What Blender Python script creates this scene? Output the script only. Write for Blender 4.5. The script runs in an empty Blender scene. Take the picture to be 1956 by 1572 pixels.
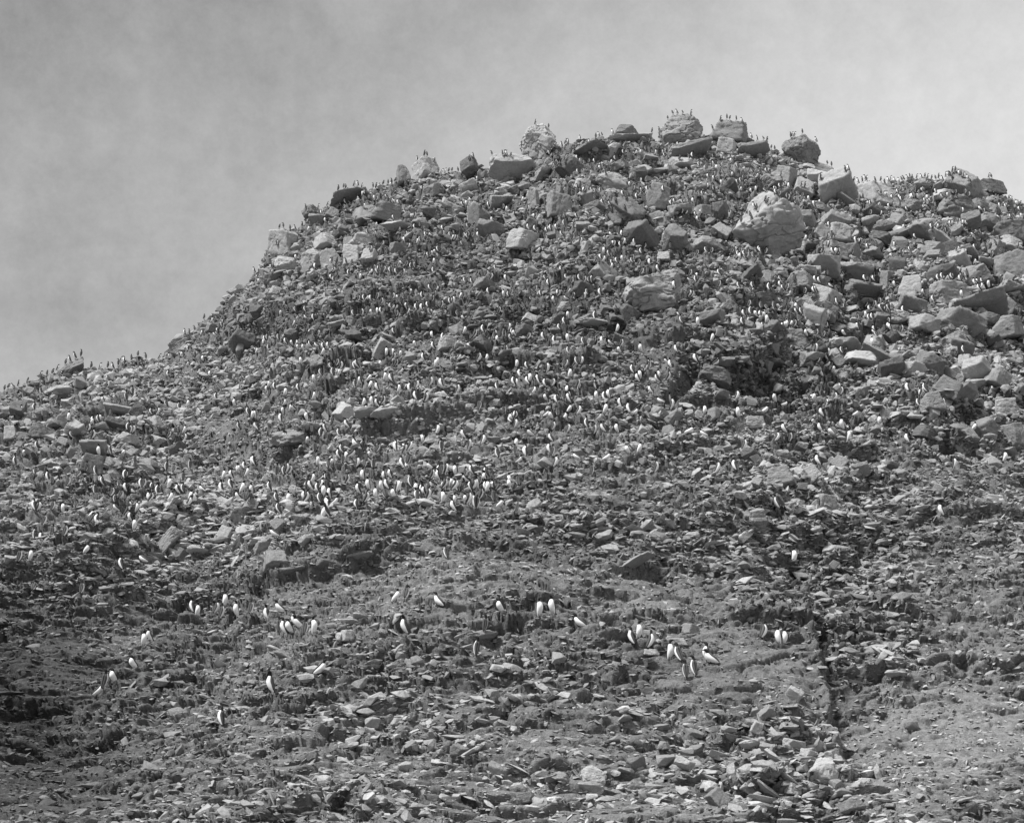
import bpy, bmesh, math, random, time
import numpy as np
from mathutils import Vector, Matrix, Euler

_T0 = time.time()
def lap(n): print('LAP', n, round(time.time() - _T0, 1))
rng = np.random.default_rng(7)
random.seed(7)
scene = bpy.context.scene
COL = scene.collection
R = math.radians

# ------------------------------------------------------------------ camera, light, exposure
F_PX, CU, CV = 2687.0, 978.0, 786.0        # the photograph's focal length and centre, in its own pixels
PITCH = R(14.9)
CAM_Z = 2.2
cam_data = bpy.data.cameras.new("camera")
cam = bpy.data.objects.new("camera", cam_data)
COL.objects.link(cam)
cam.location = (0, 0, CAM_Z)
cam.rotation_euler = (math.pi / 2 + PITCH, 0, 0)
cam_data.sensor_width = 36
cam_data.lens = 36 * F_PX / 1956
cam_data.clip_start = 0.1
cam_data.clip_end = 6000
scene.camera = cam

SUN_DIR = Vector((-0.47, -0.24, 0.85)).normalized()      # towards the sun: high, from the left
sun_data = bpy.data.lights.new("sun", 'SUN')
sun_data.energy = 4.2
sun_data.angle = R(13)
sun_data.color = (1, 1, 1)
sun = bpy.data.objects.new("sun", sun_data)
COL.objects.link(sun)
sun.rotation_euler = SUN_DIR.to_track_quat('Z', 'Y').to_euler()
sun.location = (0, 0, 80)

world = bpy.data.worlds.new("World")
scene.world = world
world.use_nodes = True
nt = world.node_tree
nt.nodes.clear()
def N(t, k, **kw):
    n = t.nodes.new(k)
    for a, b in kw.items():
        setattr(n, a, b)
    return n
out = N(nt, 'ShaderNodeOutputWorld')
bg = N(nt, 'ShaderNodeBackground')
bg.inputs['Strength'].default_value = 0.1
sky = N(nt, 'ShaderNodeTexSky', sky_type='NISHITA', sun_disc=False)
sky.sun_elevation = math.asin(SUN_DIR.z)
sky.sun_rotation = math.atan2(SUN_DIR.x, SUN_DIR.y)
sky.dust_density = 6
sky.air_density = 1.0
bw = N(nt, 'ShaderNodeRGBToBW')
nt.links.new(sky.outputs[0], bw.inputs[0])
tc = N(nt, 'ShaderNodeTexCoord')
sep = N(nt, 'ShaderNodeSeparateXYZ')
nt.links.new(tc.outputs['Generated'], sep.inputs[0])
mp = N(nt, 'ShaderNodeMapping')
mp.inputs['Scale'].default_value = (1.0, 1.0, 1.3)
mp.inputs['Rotation'].default_value = (0, 0.25, 0)
nt.links.new(tc.outputs['Generated'], mp.inputs['Vector'])
n1 = N(nt, 'ShaderNodeTexNoise')
n1.inputs['Scale'].default_value = 4.2
n1.inputs['Detail'].default_value = 9
n1.inputs['Roughness'].default_value = 0.62
n1.inputs['Distortion'].default_value = 0.4
nt.links.new(mp.outputs[0], n1.inputs['Vector'])
# cloud layer: overcast, greyer to the west (left), paler to the east
gx = N(nt, 'ShaderNodeMapRange')
gx.inputs['From Min'].default_value = -0.40
gx.inputs['From Max'].default_value = 0.40
gx.inputs['To Min'].default_value = 2.3
gx.inputs['To Max'].default_value = 6.1
nt.links.new(sep.outputs['X'], gx.inputs['Value'])
n2 = N(nt, 'ShaderNodeTexNoise')
n2.inputs['Scale'].default_value = 26
n2.inputs['Detail'].default_value = 8
n2.inputs['Roughness'].default_value = 0.8
nt.links.new(tc.outputs['Generated'], n2.inputs['Vector'])
nr2 = N(nt, 'ShaderNodeMapRange')
nr2.inputs['From Min'].default_value = 0.3
nr2.inputs['From Max'].default_value = 0.7
nr2.inputs['To Min'].default_value = -0.42
nr2.inputs['To Max'].default_value = 0.42
nt.links.new(n2.outputs['Fac'], nr2.inputs['Value'])
ad2 = N(nt, 'ShaderNodeMath', operation='ADD')
nt.links.new(nr2.outputs[0], ad2.inputs[1])
nr = N(nt, 'ShaderNodeMapRange')
nr.inputs['From Min'].default_value = 0.3
nr.inputs['From Max'].default_value = 0.7
nr.inputs['To Min'].default_value = -0.5
nr.inputs['To Max'].default_value = 0.6
nt.links.new(n1.outputs['Fac'], nr.inputs['Value'])
gz = N(nt, 'ShaderNodeMapRange')                      # a little greyer overhead than low down
gz.inputs['From Min'].default_value = 0.25
gz.inputs['From Max'].default_value = 0.60
gz.inputs['To Min'].default_value = 1.0
gz.inputs['To Max'].default_value = -1.35
nt.links.new(sep.outputs['Z'], gz.inputs['Value'])
ad0 = N(nt, 'ShaderNodeMath', operation='ADD')
nt.links.new(gz.outputs[0], ad0.inputs[0])
ad = N(nt, 'ShaderNodeMath', operation='ADD')
nt.links.new(ad0.outputs[0], ad.inputs[0])
nt.links.new(gx.outputs[0], ad0.inputs[1])
nt.links.new(nr.outputs[0], ad2.inputs[0])
nt.links.new(ad2.outputs[0], ad.inputs[1])
mx = N(nt, 'ShaderNodeMix', data_type='FLOAT')
mx.inputs['Factor'].default_value = 0.88
nt.links.new(bw.outputs[0], mx.inputs['A'])
nt.links.new(ad.outputs[0], mx.inputs['B'])
nt.links.new(mx.outputs[0], bg.inputs['Color'])
nt.links.new(bg.outputs[0], out.inputs[0])

scene.view_settings.view_transform = 'Standard'
scene.view_settings.look = 'None'
scene.view_settings.gamma = 1
scene.view_settings.use_curve_mapping = False
scene.view_settings.exposure = 0.5
scene.cycles.max_bounces = 4
scene.cycles.diffuse_bounces = 1
scene.cycles.use_adaptive_sampling = True

# ------------------------------------------------------------------ numpy noise
def _hash(ix, iy, iz, seed):
    h = (np.asarray(ix).astype(np.int32).view(np.uint32) * np.uint32(374761393) + np.asarray(iy).astype(np.int32).view(np.uint32) * np.uint32(668265263)
         + np.asarray(iz).astype(np.int32).view(np.uint32) * np.uint32(2654435761) + np.uint32(seed * 974634777 & 0xffffffff))
    h = (h ^ (h >> np.uint32(13))) * np.uint32(1274126177)
    h = (h ^ (h >> np.uint32(16))) * np.uint32(2246822519)
    return (h ^ (h >> np.uint32(15))).astype(np.float32) * np.float32(1 / 4294967296.0)

def vnoise(x, y, z, seed=0):
    """value noise, -1..1"""
    ix, iy, iz = np.floor(x), np.floor(y), np.floor(z)
    fx, fy, fz = x - ix, y - iy, z - iz
    fx = fx * fx * (3 - 2 * fx); fy = fy * fy * (3 - 2 * fy); fz = fz * fz * (3 - 2 * fz)
    r = 0
    for dx in (0, 1):
        wx = fx if dx else 1 - fx
        for dy in (0, 1):
            wy = fy if dy else 1 - fy
            for dz in (0, 1):
                wz = fz if dz else 1 - fz
                r = r + wx * wy * wz * _hash(ix + dx, iy + dy, iz + dz, seed)
    return r * 2 - 1

def fbm(x, y, z, octv, seed=0, gain=0.5):
    a, s, tot = 1.0, 0, 0
    for k in range(octv):
        s = s + a * vnoise(x * 2.03 ** k, y * 2.03 ** k, z * 2.03 ** k, seed + 17 * k)
        tot += a
        a *= gain
    return s / tot

def worley(x, y, z, seed=0):
    """distance to the nearest cell point, second distance, random of nearest, offset vector to it"""
    ix, iy, iz = np.floor(x), np.floor(y), np.floor(z)
    f1 = np.full(x.shape, 9.0); f2 = np.full(x.shape, 9.0); rid = np.zeros(x.shape)
    ox = np.zeros(x.shape); oy = np.zeros(x.shape); oz = np.zeros(x.shape)
    for dx in (-1, 0, 1):
        for dy in (-1, 0, 1):
            for dz in (-1, 0, 1):
                cx, cy, cz = ix + dx, iy + dy, iz + dz
                a = _hash(cx, cy, cz, seed); b = _hash(cx, cy, cz, seed + 1); c = _hash(cx, cy, cz, seed + 2)
                vx, vy, vz = x - cx - a, y - cy - b, z - cz - c
                d = np.sqrt(vx * vx + vy * vy + vz * vz)
                near = d < f1
                f2 = np.where(near, f1, np.minimum(f2, d))
                f1 = np.where(near, d, f1)
                rid = np.where(near, a * 0.37 + b * 0.63, rid)
                ox = np.where(near, vx, ox); oy = np.where(near, vy, oy); oz = np.where(near, vz, oz)
    return f1, f2, rid, (ox, oy, oz)

def smooth(a, b, x):
    t = np.clip((x - a) / (b - a), 0, 1)
    return t * t * (3 - 2 * t)

# ------------------------------------------------------------------ the hill as a surface: bearing (u) and row (v) -> ground point
SIL = np.array([(-800, 1000), (-400, 880), (-200, 812), (0, 748), (60, 735), (110, 722), (165, 706), (215, 698), (255, 686), (300, 684),
    (335, 662), (380, 618), (430, 581), (470, 540), (500, 505), (510, 484), (520, 462), (560, 440), (600, 408), (640, 390), (700, 368),
    (760, 350), (840, 330), (900, 326), (990, 312), (1000, 308), (1060, 280), (1110, 268), (1200, 262), (1262, 268), (1340, 263),
    (1400, 256), (1440, 268), (1490, 292), (1560, 312), (1600, 338), (1650, 358), (1680, 356), (1720, 350), (1760, 342), (1840, 342),
    (1860, 356), (1900, 368), (1956, 392), (2100, 440), (2400, 580), (2750, 800)], float)
def sil(u): return np.interp(u, SIL[:, 0], SIL[:, 1])
TT = np.array([-0.10, 0, .15, .32, .50, .68, .82, .92, 1.0])
DC = np.array([18.2, 20.5, 25.0, 31.5, 40, 51, 66, 79, 94])
DL = np.array([18.2, 20.5, 26.0, 33.5, 38.5, 43, 52, 63, 80])
def depth(u, v):
    vs = sil(u)
    t = (1650 - v) / (1650 - vs)
    w = smooth(500, 150, u)
    return np.interp(t, TT, DC) * (1 - w) + np.interp(t, TT, DL) * w
cp, sp = math.cos(PITCH), math.sin(PITCH)
def ray(u, v):
    a = (np.asarray(u, float) - CU) / F_PX
    b = -(np.asarray(v, float) - CV) / F_PX
    # camera: forward (0,cp,sp), up (0,-sp,cp), right x
    return a, cp - b * sp, sp + b * cp
def unproject(u, v, D):
    x, y, z = ray(u, v)
    k = D / y
    return x * k, D + 0 * x, CAM_Z + z * k
def project(x, y, z):
    z = z - CAM_Z
    fw = y * cp + z * sp
    up = -y * sp + z * cp
    return CU + F_PX * x / fw, CV - F_PX * up / fw

us = np.concatenate([np.linspace(-780, -70, 60), np.linspace(-60, 2016, 840), np.linspace(2028, 2740, 60)])
NT = 800
ts = np.linspace(0, 1, NT)
UU, TTg = np.meshgrid(us, ts)                        # rows x cols
VS = sil(UU)
VV = 1745 - TTg * (1745 - VS)
DD = depth(UU, VV)
X, Y, Z = unproject(UU, VV, DD)

def gauss(u0, v0, ru, rv, ang=0.0, p=2.0):
    c, s = math.cos(R(ang)), math.sin(R(ang))
    a = ((UU - u0) * c + (VV - v0) * s) / ru
    b = (-(UU - u0) * s + (VV - v0) * c) / rv
    return np.exp(-(a * a + b * b) ** (p / 2))

def line_dist(pts, ua, va):
    best = np.full(ua.shape, 1e9); side = np.zeros(ua.shape); along = np.zeros(ua.shape)
    L = 0
    segs = []
    for (a, b) in zip(pts[:-1], pts[1:]):
        l = math.hypot(b[0] - a[0], b[1] - a[1]); segs.append((a, b, L, l)); L += l
    for a, b, l0, l in segs:
        tx, ty = (b[0] - a[0]) / l, (b[1] - a[1]) / l
        q = np.clip((ua - a[0]) * tx + (va - a[1]) * ty, 0, l)
        dx, dy = ua - a[0] - q * tx, va - a[1] - q * ty
        d = np.hypot(dx, dy)
        m = d < best
        best = np.where(m, d, best)
        side = np.where(m, np.sign(-(ua - a[0]) * ty + (va - a[1]) * tx), side)
        along = np.where(m, (q + l0) / L, along)
    return best, side, along

# rough (0..1): how blocky the ground is
rough = np.clip(0.62 + 0.42 * smooth(1120, 560, VV), 0, 1)
for g in [(650, 1110, 130, 45, 5, -.9), (860, 1130, 60, 60, 0, -.6), (1000, 1100, 80, 55, 0, -.8), (1250, 1130, 110, 45, 15, -.9), (1440, 1290, 110, 60, 10, -.9), (1880, 1130, 170, 130, 10, -.3),
          (1830, 1400, 170, 70, 0, -.8), (240, 1225, 110, 35, -15, -.8), (440, 860, 70, 35, 0, -.5), (1270, 720, 70, 50, 60, -.6), (1180, 930, 110, 40, 10, -.3),
          (1800, 900, 140, 40, 10, -.4), (120, 1290, 140, 60, 0, -.4), (560, 570, 60, 20, 0, -.3),
          (1560, 960, 150, 70, 10, .5), (450, 1010, 200, 60, -8, .55), (180, 960, 200, 120, -5, .35), (1500, 1440, 110, 90, 35, .7), (1800, 800, 110, 70, 0, .5),
          (1180, 1030, 280, 50, 5, .25), (760, 1360, 130, 60, 0, .45), (1650, 1180, 120, 120, 0, .35), (620, 1530, 200, 40, 0, .4), (1150, 1500, 160, 50, 0, .3)]:
    rough = rough + g[5] * gauss(*g[:5])
rough = np.clip(rough + 0.22 * fbm(UU / 130, VV / 60, 0 * UU, 3, 14), 0.28, 1.15)
# tone: darker and paler earth and rubble; shade of cave and hollows painted in
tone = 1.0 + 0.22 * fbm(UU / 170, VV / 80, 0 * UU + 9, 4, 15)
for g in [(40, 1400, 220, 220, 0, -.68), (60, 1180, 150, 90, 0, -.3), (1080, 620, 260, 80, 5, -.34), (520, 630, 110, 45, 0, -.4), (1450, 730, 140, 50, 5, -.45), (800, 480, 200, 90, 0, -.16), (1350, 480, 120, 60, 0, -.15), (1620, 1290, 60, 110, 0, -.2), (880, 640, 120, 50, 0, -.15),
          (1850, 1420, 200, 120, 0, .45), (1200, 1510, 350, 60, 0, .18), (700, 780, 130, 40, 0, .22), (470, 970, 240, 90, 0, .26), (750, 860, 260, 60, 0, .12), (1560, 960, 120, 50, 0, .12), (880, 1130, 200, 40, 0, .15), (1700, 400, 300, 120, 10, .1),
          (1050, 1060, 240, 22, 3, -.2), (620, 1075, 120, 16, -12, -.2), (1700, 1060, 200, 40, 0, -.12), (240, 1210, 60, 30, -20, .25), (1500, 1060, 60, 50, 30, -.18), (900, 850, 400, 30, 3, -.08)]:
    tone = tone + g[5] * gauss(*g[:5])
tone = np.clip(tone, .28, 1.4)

PX = DD / F_PX                                         # metres per photo pixel
disp = np.zeros(UU.shape)                              # in photo pixels, outwards
# named relief: hollows, mounds
for (u0, v0, ru, rv, ang, amp) in [
    (1440, 725, 95, 28, 5, -50), (1475, 760, 45, 16, 20, -16), (1330, 765, 70, 16, -30, 12), (1420, 682, 120, 18, 3, 16), (1310, 735, 22, 60, 30, -14),
    (495, 628, 34, 22, 10, -26), (560, 655, 60, 10, 5, -12), (760, 462, 32, 14, 0, -22), (1635, 590, 36, 26, 20, -20), (1640, 548, 40, 10, 5, -14),
    (870, 708, 90, 20, 0, 18), (430, 850, 75, 34, -5, 22), (1290, 650, 200, 60, 20, 14), (480, 990, 300, 50, -5, 20), (1205, 1075, 60, 16, -25, 20),
    (1250, 1090, 55, 14, 0, -20), (1310, 1150, 90, 14, 38, -9), (900, 1130, 190, 70, 0, 14), (640, 1130, 120, 50, 0, -8), (1450, 950, 120, 60, 10, 22), (1000, 1180, 420, 30, 3, 8),
    (1560, 1330, 30, 90, -20, -14), (1680, 1180, 160, 60, 15, 10), (1735, 1395, 30, 14, 0, -14), (1490, 1450, 70, 60, 35, 18), (660, 1545, 60, 16, 15, -26),
    (250, 1230, 150, 40, -20, -16), (120, 1120, 130, 26, -8, -14), (100, 1420, 120, 90, 0, -20), (330, 1000, 60, 60, 0, 14), (1850, 820, 60, 30, 0, -16), (1810, 790, 60, 30, -10, 18),
    (130, 770, 36, 18, -20, -14), (1010, 470, 300, 50, 10, 8), (700, 620, 200, 30, 0, 10), (1760, 1100, 60, 50, 10, -8), (770, 1365, 90, 26, 0, -16), (790, 1335, 100, 12, 5, 10),
    (1180, 680, 60, 40, 40, -10), (1900, 1250, 120, 20, 10, -8), (1450, 640, 90, 26, 10, 14), (1560, 660, 60, 30, 60, -10), (1630, 548, 40, 8, 5, -22), (1650, 592, 40, 10, 5, -26), (985, 358, 60, 8, 5, -22), (895, 338, 24, 8, 0, -16),
    (1360, 432, 34, 10, 0, -20), (1490, 490, 60, 14, -25, -24), (1435, 312, 44, 7, 8, -14), (1718, 490, 50, 9, 8, -20), (1832, 492, 30, 12, 15, -26), (1090, 598, 60, 9, 4, -18),
    (700, 650, 90, 10, 0, -12), (1290, 500, 40, 9, 0, -18), (1180, 430, 30, 10, 30, -14), (760, 462, 34, 9, 0, -20), (1900, 520, 30, 16, 30, -16), (1660, 436, 20, 7, 0, -14), (1570, 400, 24, 16, 50, -14)]:
    disp += amp * gauss(u0, v0, ru, rv, ang)
WOB = 11 * fbm(UU / 34, VV / 22, 0 * UU, 4, 91, .5)
VARY = 0.45 + 0.9 * smooth(-.4, .4, fbm(UU / 40, VV / 40, 0 * UU + 3, 2, 97))
# ledges and scarps: polyline, step (px), reach on the proud side, reach on the hollow side; hollow side = which (+1/-1)
for pts, step, w1, w2, hs in [
    ([(470, 1125), (540, 1100), (640, 1080), (720, 1050), (800, 1030)], 22, 30, 44, 1),
    ([(840, 1035), (960, 1045), (1060, 1075), (1150, 1085)], 15, 18, 24, 1),
    ([(100, 1150), (200, 1140), (330, 1120), (400, 1100)], 15, 22, 30, 1),
    ([(960, 700), (1030, 760), (1120, 780)], 8, 20, 20, 1),
    ([(1240, 880), (1300, 950), (1400, 1000), (1490, 1060), (1540, 1160), (1570, 1260), (1600, 1400), (1640, 1450)], 24, 70, 110, -1),
    ([(375, 1150), (330, 1190), (260, 1260), (190, 1325)], 20, 60, 60, 1),
    ([(905, 1065), (915, 1110), (905, 1165)], 9, 40, 22, -1),
    ([(1500, 1000), (1570, 1025), (1680, 1035)], 14, 20, 22, 1),
    ([(560, 1330), (680, 1310), (800, 1325)], 8, 14, 16, 1),
    ([(670, 1390), (760, 1415), (850, 1385), (900, 1370)], 14, 18, 20, 1),
    ([(1040, 1285), (1150, 1300), (1240, 1310)], 8, 10, 16, 1),
    ([(660, 690), (760, 700), (860, 690)], 8, 14, 16, 1),
    ([(670, 770), (740, 765)], 14, 10, 12, 1),
    ([(400, 880), (560, 850), (640, 830)], 12, 20, 20, 1),
    ([(1690, 870), (1760, 850), (1850, 875)], 12, 30, 16, -1),
    ([(1560, 1110), (1700, 1100), (1800, 1130), (1900, 1125)], 7, 12, 16, 1),
    ([(1700, 1225), (1800, 1240), (1860, 1270)], 16, 20, 22, 1),
    ([(1380, 1375), (1450, 1400), (1540, 1410)], 12, 12, 16, 1),
    ([(1100, 1440), (1180, 1425), (1240, 1400)], 10, 14, 14, 1),
    ([(0, 1330), (120, 1360), (230, 1400)], 14, 24, 30, 1),
    ([(430, 660), (500, 690), (600, 690)], 14, 16, 18, 1),
    ([(1000, 600), (1090, 590), (1170, 605)], 12, 12, 14, 1),
    ([(1560, 480), (1600, 540), (1640, 600)], 14, 20, 22, 1),
    ([(1345, 735), (1400, 700), (1470, 690), (1550, 715), (1570, 750)], 34, 26, 40, 1),
    ([(450, 615), (490, 608), (530, 625)], 26, 16, 26, 1),
    ([(1260, 770), (1300, 725), (1350, 705)], 22, 20, 26, 1),
    ([(760, 590), (880, 600), (960, 590)], 14, 14, 16, 1),
    ([(60, 870), (180, 850), (300, 880)], 14, 16, 20, 1),
    ([(1730, 830), (1800, 850), (1880, 850)], 24, 22, 26, 1),
    ([(1190, 600), (1200, 660), (1150, 720)], 18, 26, 30, 1)]:
    w_ = max(w1, w2) * 4 + 20
    up_, vp_ = [q[0] for q in pts], [q[1] for q in pts]
    sel = (UU > min(up_) - w_) & (UU < max(up_) + w_) & (VV > min(vp_) - w_) & (VV < max(vp_) + w_)
    d, s, al = line_dist(pts, UU[sel], VV[sel])
    dd = d * np.where(s == 0, 1, s) * hs + WOB[sel] * (0.6 if step > 30 else 1)
    end = smooth(0, .08, al) * smooth(1, .92, al)
    k_ = smooth(-8, 8, dd)
    disp[sel] += end * VARY[sel] * step * (np.exp(-np.abs(dd) / w1) * 0.5 * (1 - k_) - np.exp(-np.abs(dd) / w2) * 0.5 * k_)

# unnamed relief in real metres: rolling lumps, tilted strata, blocks
wx, wy, wz = X, Y, Z
q = fbm(wx / 7, wy / 9, wz / 5, 3, 3)
m = q * 0.55
lum = fbm(wx / 3.8, wy / 2.6, wz / 1.1, 4, 11)
m += lum * 0.8 * (0.35 + rough)
def blocks(scale, amp, seed, flat=2.2):
    wq = fbm(wx / (scale * 1.5), wy / (scale * 1.5), wz / (scale * 1.5), 2, seed + 50) * 0.5
    f1, f2, rid, (ox, oy, oz) = worley(wx / (scale * 2.2) + wq, wy / (scale * 1.4) + wq, wz * flat / scale, seed)
    tx, ty = _hash(np.floor(rid * 9999), rid * 0, rid * 0, 5) - .5, _hash(np.floor(rid * 9999), rid * 0 + 1, rid * 0, 5) - .5
    facet = (rid - 0.5) + 1.2 * (tx * ox + ty * oz)
    crack = -smooth(0.16, 0.0, f2 - f1) * 0.55
    return amp * (facet * 0.9 + crack)
m += blocks(2.0, 0.75, 21) * np.clip(rough - 0.25, 0, 1)
m += blocks(0.80, 0.36, 31) * (0.15 + rough * 0.85) * (1 + .6 * smooth(1000, 1150, VV))
m += blocks(0.30, 0.17, 41, 2.6) * (0.25 + 0.75 * rough) * (1 + .7 * smooth(1000, 1150, VV))
edge = smooth(1.0, 0.99, TTg) * 0.4 + 0.6
total = disp * PX * 2.2 + m * (0.55 + 0.45 * smooth(20, 45, DD)) * edge
# outward: mostly towards the open side and up
nx_, ny_, nz_ = -0.05, -0.72, 0.62
X = X + nx_ * total; Y = Y + ny_ * total; Z = Z + nz_ * total
lap('relief')
# bedding, read off the displaced surface so that it also runs across the faces of ledges
wx, wy, wz = X, Y, Z
tilt = 0.10 * wx + 0.05 * wy
m = 0.0
warp = fbm(wx / 3.1, wy / 3.1, wz / 3.1, 3, 61)
for st, am, sd in ((0.85, 0.42, 61), (0.33, 0.24, 62), (0.15, 0.12, 63)):
    hgt = (wz + tilt + 0.5 * warp + 0.3 * st * vnoise(wx / st / 1.4, wy / st / 1.4, wz / st, sd + 4)) / st
    fr = hgt - np.floor(hgt)
    saw = fr ** 1.5 * smooth(1.0, 0.86, fr)
    patch = smooth(-0.25, 0.35, fbm(wx / 2.2, wy / 3.0, wz / 1.2 + 7, 2, sd + 9))
    m = m + am * saw * patch * (0.35 + 0.8 * rough) * (1 + .7 * smooth(1000, 1150, VV))
m = m + 0.10 * fbm(wx / .65, wy / .3, wz / .09, 3, 77) * (0.7 + 0.5 * rough)
m = m * (0.55 + 0.45 * smooth(20, 45, DD)) * edge
Y = Y - 0.9 * m; Z = Z + 0.25 * m
lap('bedding')

# behind the crest and in front of the foot
back_rows, front_rows = [], []
x1, y1, z1 = X[-1], Y[-1], Z[-1]
for k in range(1, 13):
    s = k * 3.2
    dz = -0.05 * s - 0.55 * max(0, s - 3)
    back_rows.append((x1 * (1 + s / y1), y1 + s, z1 + dz + 0.4 * fbm(x1 / 3, (y1 + s) / 3, z1 * 0, 2, 5)))
x0, y0, z0 = X[0], Y[0], Z[0]
for k in range(1, 9):
    f = k / 8
    s = f * 17 + (25 if k == 8 else 0)
    front_rows.append((x0 * (1 + 0.25 * f), y0 - s, z0 * (1 - f) ** 1.5 + 0.05 * f + 0.12 * fbm(x0 / 2, (y0 - s) / 2, z0 * 0, 3, 8)))
front_rows.reverse()
XA = np.vstack([r[0] for r in front_rows] + [X] + [r[0] for r in back_rows])
YA = np.vstack([r[1] for r in front_rows] + [Y] + [r[1] for r in back_rows])
ZA = np.vstack([r[2] for r in front_rows] + [Z] + [r[2] for r in back_rows])

def grid_mesh(name, XA, YA, ZA):
    nr_, nc = XA.shape
    me = bpy.data.meshes.new(name)
    me.vertices.add(nr_ * nc)
    me.vertices.foreach_set('co', np.stack([XA, YA, ZA], -1).astype(np.float32).ravel())
    i = np.arange(nr_ - 1)[:, None] * nc + np.arange(nc - 1)[None]
    quads = np.stack([i, i + 1, i + nc + 1, i + nc], -1).reshape(-1, 4)
    me.loops.add(quads.size)
    me.loops.foreach_set('vertex_index', quads.ravel().astype(np.int32))
    me.polygons.add(len(quads))
    me.polygons.foreach_set('loop_start', np.arange(0, quads.size, 4, dtype=np.int32))
    me.update(calc_edges=True)
    return me

lap('surface')
# ------------------------------------------------------------------ materials
def rock_material(name, lo, hi, scale=1.0, bump=0.5, pale=0.25, random_amount=0.35, bump_dist=0.03, tone_from=None):
    m = bpy.data.materials.new(name)
    m.use_nodes = True
    t = m.node_tree
    t.nodes.clear()
    o = N(t, 'ShaderNodeOutputMaterial'); p = N(t, 'ShaderNodeBsdfPrincipled')
    p.inputs['Roughness'].default_value = 0.92
    p.inputs['Specular IOR Level'].default_value = 0.18
    g = N(t, 'ShaderNodeNewGeometry')
    def noise(sc, det, rough=0.6, vec=None):
        n = N(t, 'ShaderNodeTexNoise')
        n.inputs['Scale'].default_value = sc
        n.inputs['Detail'].default_value = det
        n.inputs['Roughness'].default_value = rough
        t.links.new(vec or g.outputs['Position'], n.inputs['Vector'])
        return n.outputs['Fac']
    a = noise(0.55 * scale, 4)
    b = noise(7 * scale, 5, 0.7)
    c = noise(38 * scale, 2, 0.6)
    def math_(op, x, y):
        n = N(t, 'ShaderNodeMath', operation=op)
        for k, w in enumerate((x, y)):
            if isinstance(w, (int, float)): n.inputs[k].default_value = w
            else: t.links.new(w, n.inputs[k])
        return n.outputs[0]
    s = math_('ADD', math_('MULTIPLY', a, 0.40), math_('MULTIPLY', b, 0.60))
    s = math_('ADD', math_('MULTIPLY', s, 0.72), math_('MULTIPLY', c, 0.28))
    rp = N(t, 'ShaderNodeMapRange')
    rp.inputs['From Min'].default_value = 0.36; rp.inputs['From Max'].default_value = 0.66
    rp.inputs['To Min'].default_value = lo; rp.inputs['To Max'].default_value = hi
    t.links.new(s, rp.inputs['Value'])
    oi = N(t, 'ShaderNodeObjectInfo')
    rv = math_('ADD', math_('MULTIPLY', oi.outputs['Random'], random_amount), 1 - random_amount * 0.5)
    v = math_('MULTIPLY', rp.outputs[0], rv)
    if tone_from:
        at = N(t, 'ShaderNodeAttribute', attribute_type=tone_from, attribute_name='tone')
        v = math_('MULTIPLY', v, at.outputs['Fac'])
    # droppings: pale splashes
    w = noise(3.2 * scale, 6, 0.75)
    wr = N(t, 'ShaderNodeMapRange')
    wr.inputs['From Min'].default_value = 0.60; wr.inputs['From Max'].default_value = 0.72
    wr.inputs['To Min'].default_value = 0; wr.inputs['To Max'].default_value = pale
    t.links.new(w, wr.inputs['Value'])
    mm = N(t, 'ShaderNodeMix', data_type='FLOAT')
    t.links.new(wr.outputs[0], mm.inputs['Factor'])
    t.links.new(v, mm.inputs['A'])
    mm.inputs['B'].default_value = 0.62
    t.links.new(mm.outputs[0], p.inputs['Base Color'])
    bm_ = N(t, 'ShaderNodeBump')
    bm_.inputs['Strength'].default_value = bump
    bm_.inputs['Distance'].default_value = bump_dist
    hs = math_('ADD', noise(14 * scale, 6, 0.7), math_('MULTIPLY', noise(60 * scale, 2, 0.6), 0.4))
    t.links.new(hs, bm_.inputs['Height'])
    t.links.new(bm_.outputs[0], p.inputs['Normal'])
    t.links.new(p.outputs[0], o.inputs[0])
    return m
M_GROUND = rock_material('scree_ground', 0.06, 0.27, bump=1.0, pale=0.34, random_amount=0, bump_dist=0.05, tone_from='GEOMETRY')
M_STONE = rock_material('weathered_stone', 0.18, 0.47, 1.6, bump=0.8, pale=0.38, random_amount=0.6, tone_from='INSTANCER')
M_BOULDER = rock_material('boulder_stone', 0.18, 0.36, 0.9, bump=0.8, pale=0.16, random_amount=0.35, bump_dist=0.06)
M_PALE = rock_material('pale_stone', 0.30, 0.50, 0.9, bump=0.7, pale=0.45, random_amount=0.2, bump_dist=0.06)
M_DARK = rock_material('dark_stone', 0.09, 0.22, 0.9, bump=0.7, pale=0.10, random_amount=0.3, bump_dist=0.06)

def flat_material(name, v, rough=0.8, var=0.0):
    m = bpy.data.materials.new(name)
    m.use_nodes = True
    t = m.node_tree
    p = t.nodes['Principled BSDF']
    p.inputs['Roughness'].default_value = rough
    p.inputs['Specular IOR Level'].default_value = 0.2
    n = N(t, 'ShaderNodeTexNoise'); n.inputs['Scale'].default_value = 30
    rr = N(t, 'ShaderNodeMapRange')
    rr.inputs['To Min'].default_value = v * (1 - var); rr.inputs['To Max'].default_value = v * (1 + var)
    t.links.new(n.outputs['Fac'], rr.inputs['Value'])
    t.links.new(rr.outputs[0], p.inputs['Base Color'])
    return m
M_WHITE = flat_material('white_plumage', 0.86, 0.85, 0.03)
M_BACK = flat_material('slate_plumage', 0.085, 0.7, 0.2)
M_HEAD = flat_material('black_plumage', 0.018, 0.7, 0.2)
M_FOOT = flat_material('dark_foot', 0.05, 0.6, 0.1)

def tag(o, label=None, cat=None, group=None, kind=None):
    if label: o['label'] = label
    if cat: o['category'] = cat
    if group: o['group'] = group
    if kind: o['kind'] = kind
    return o

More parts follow.
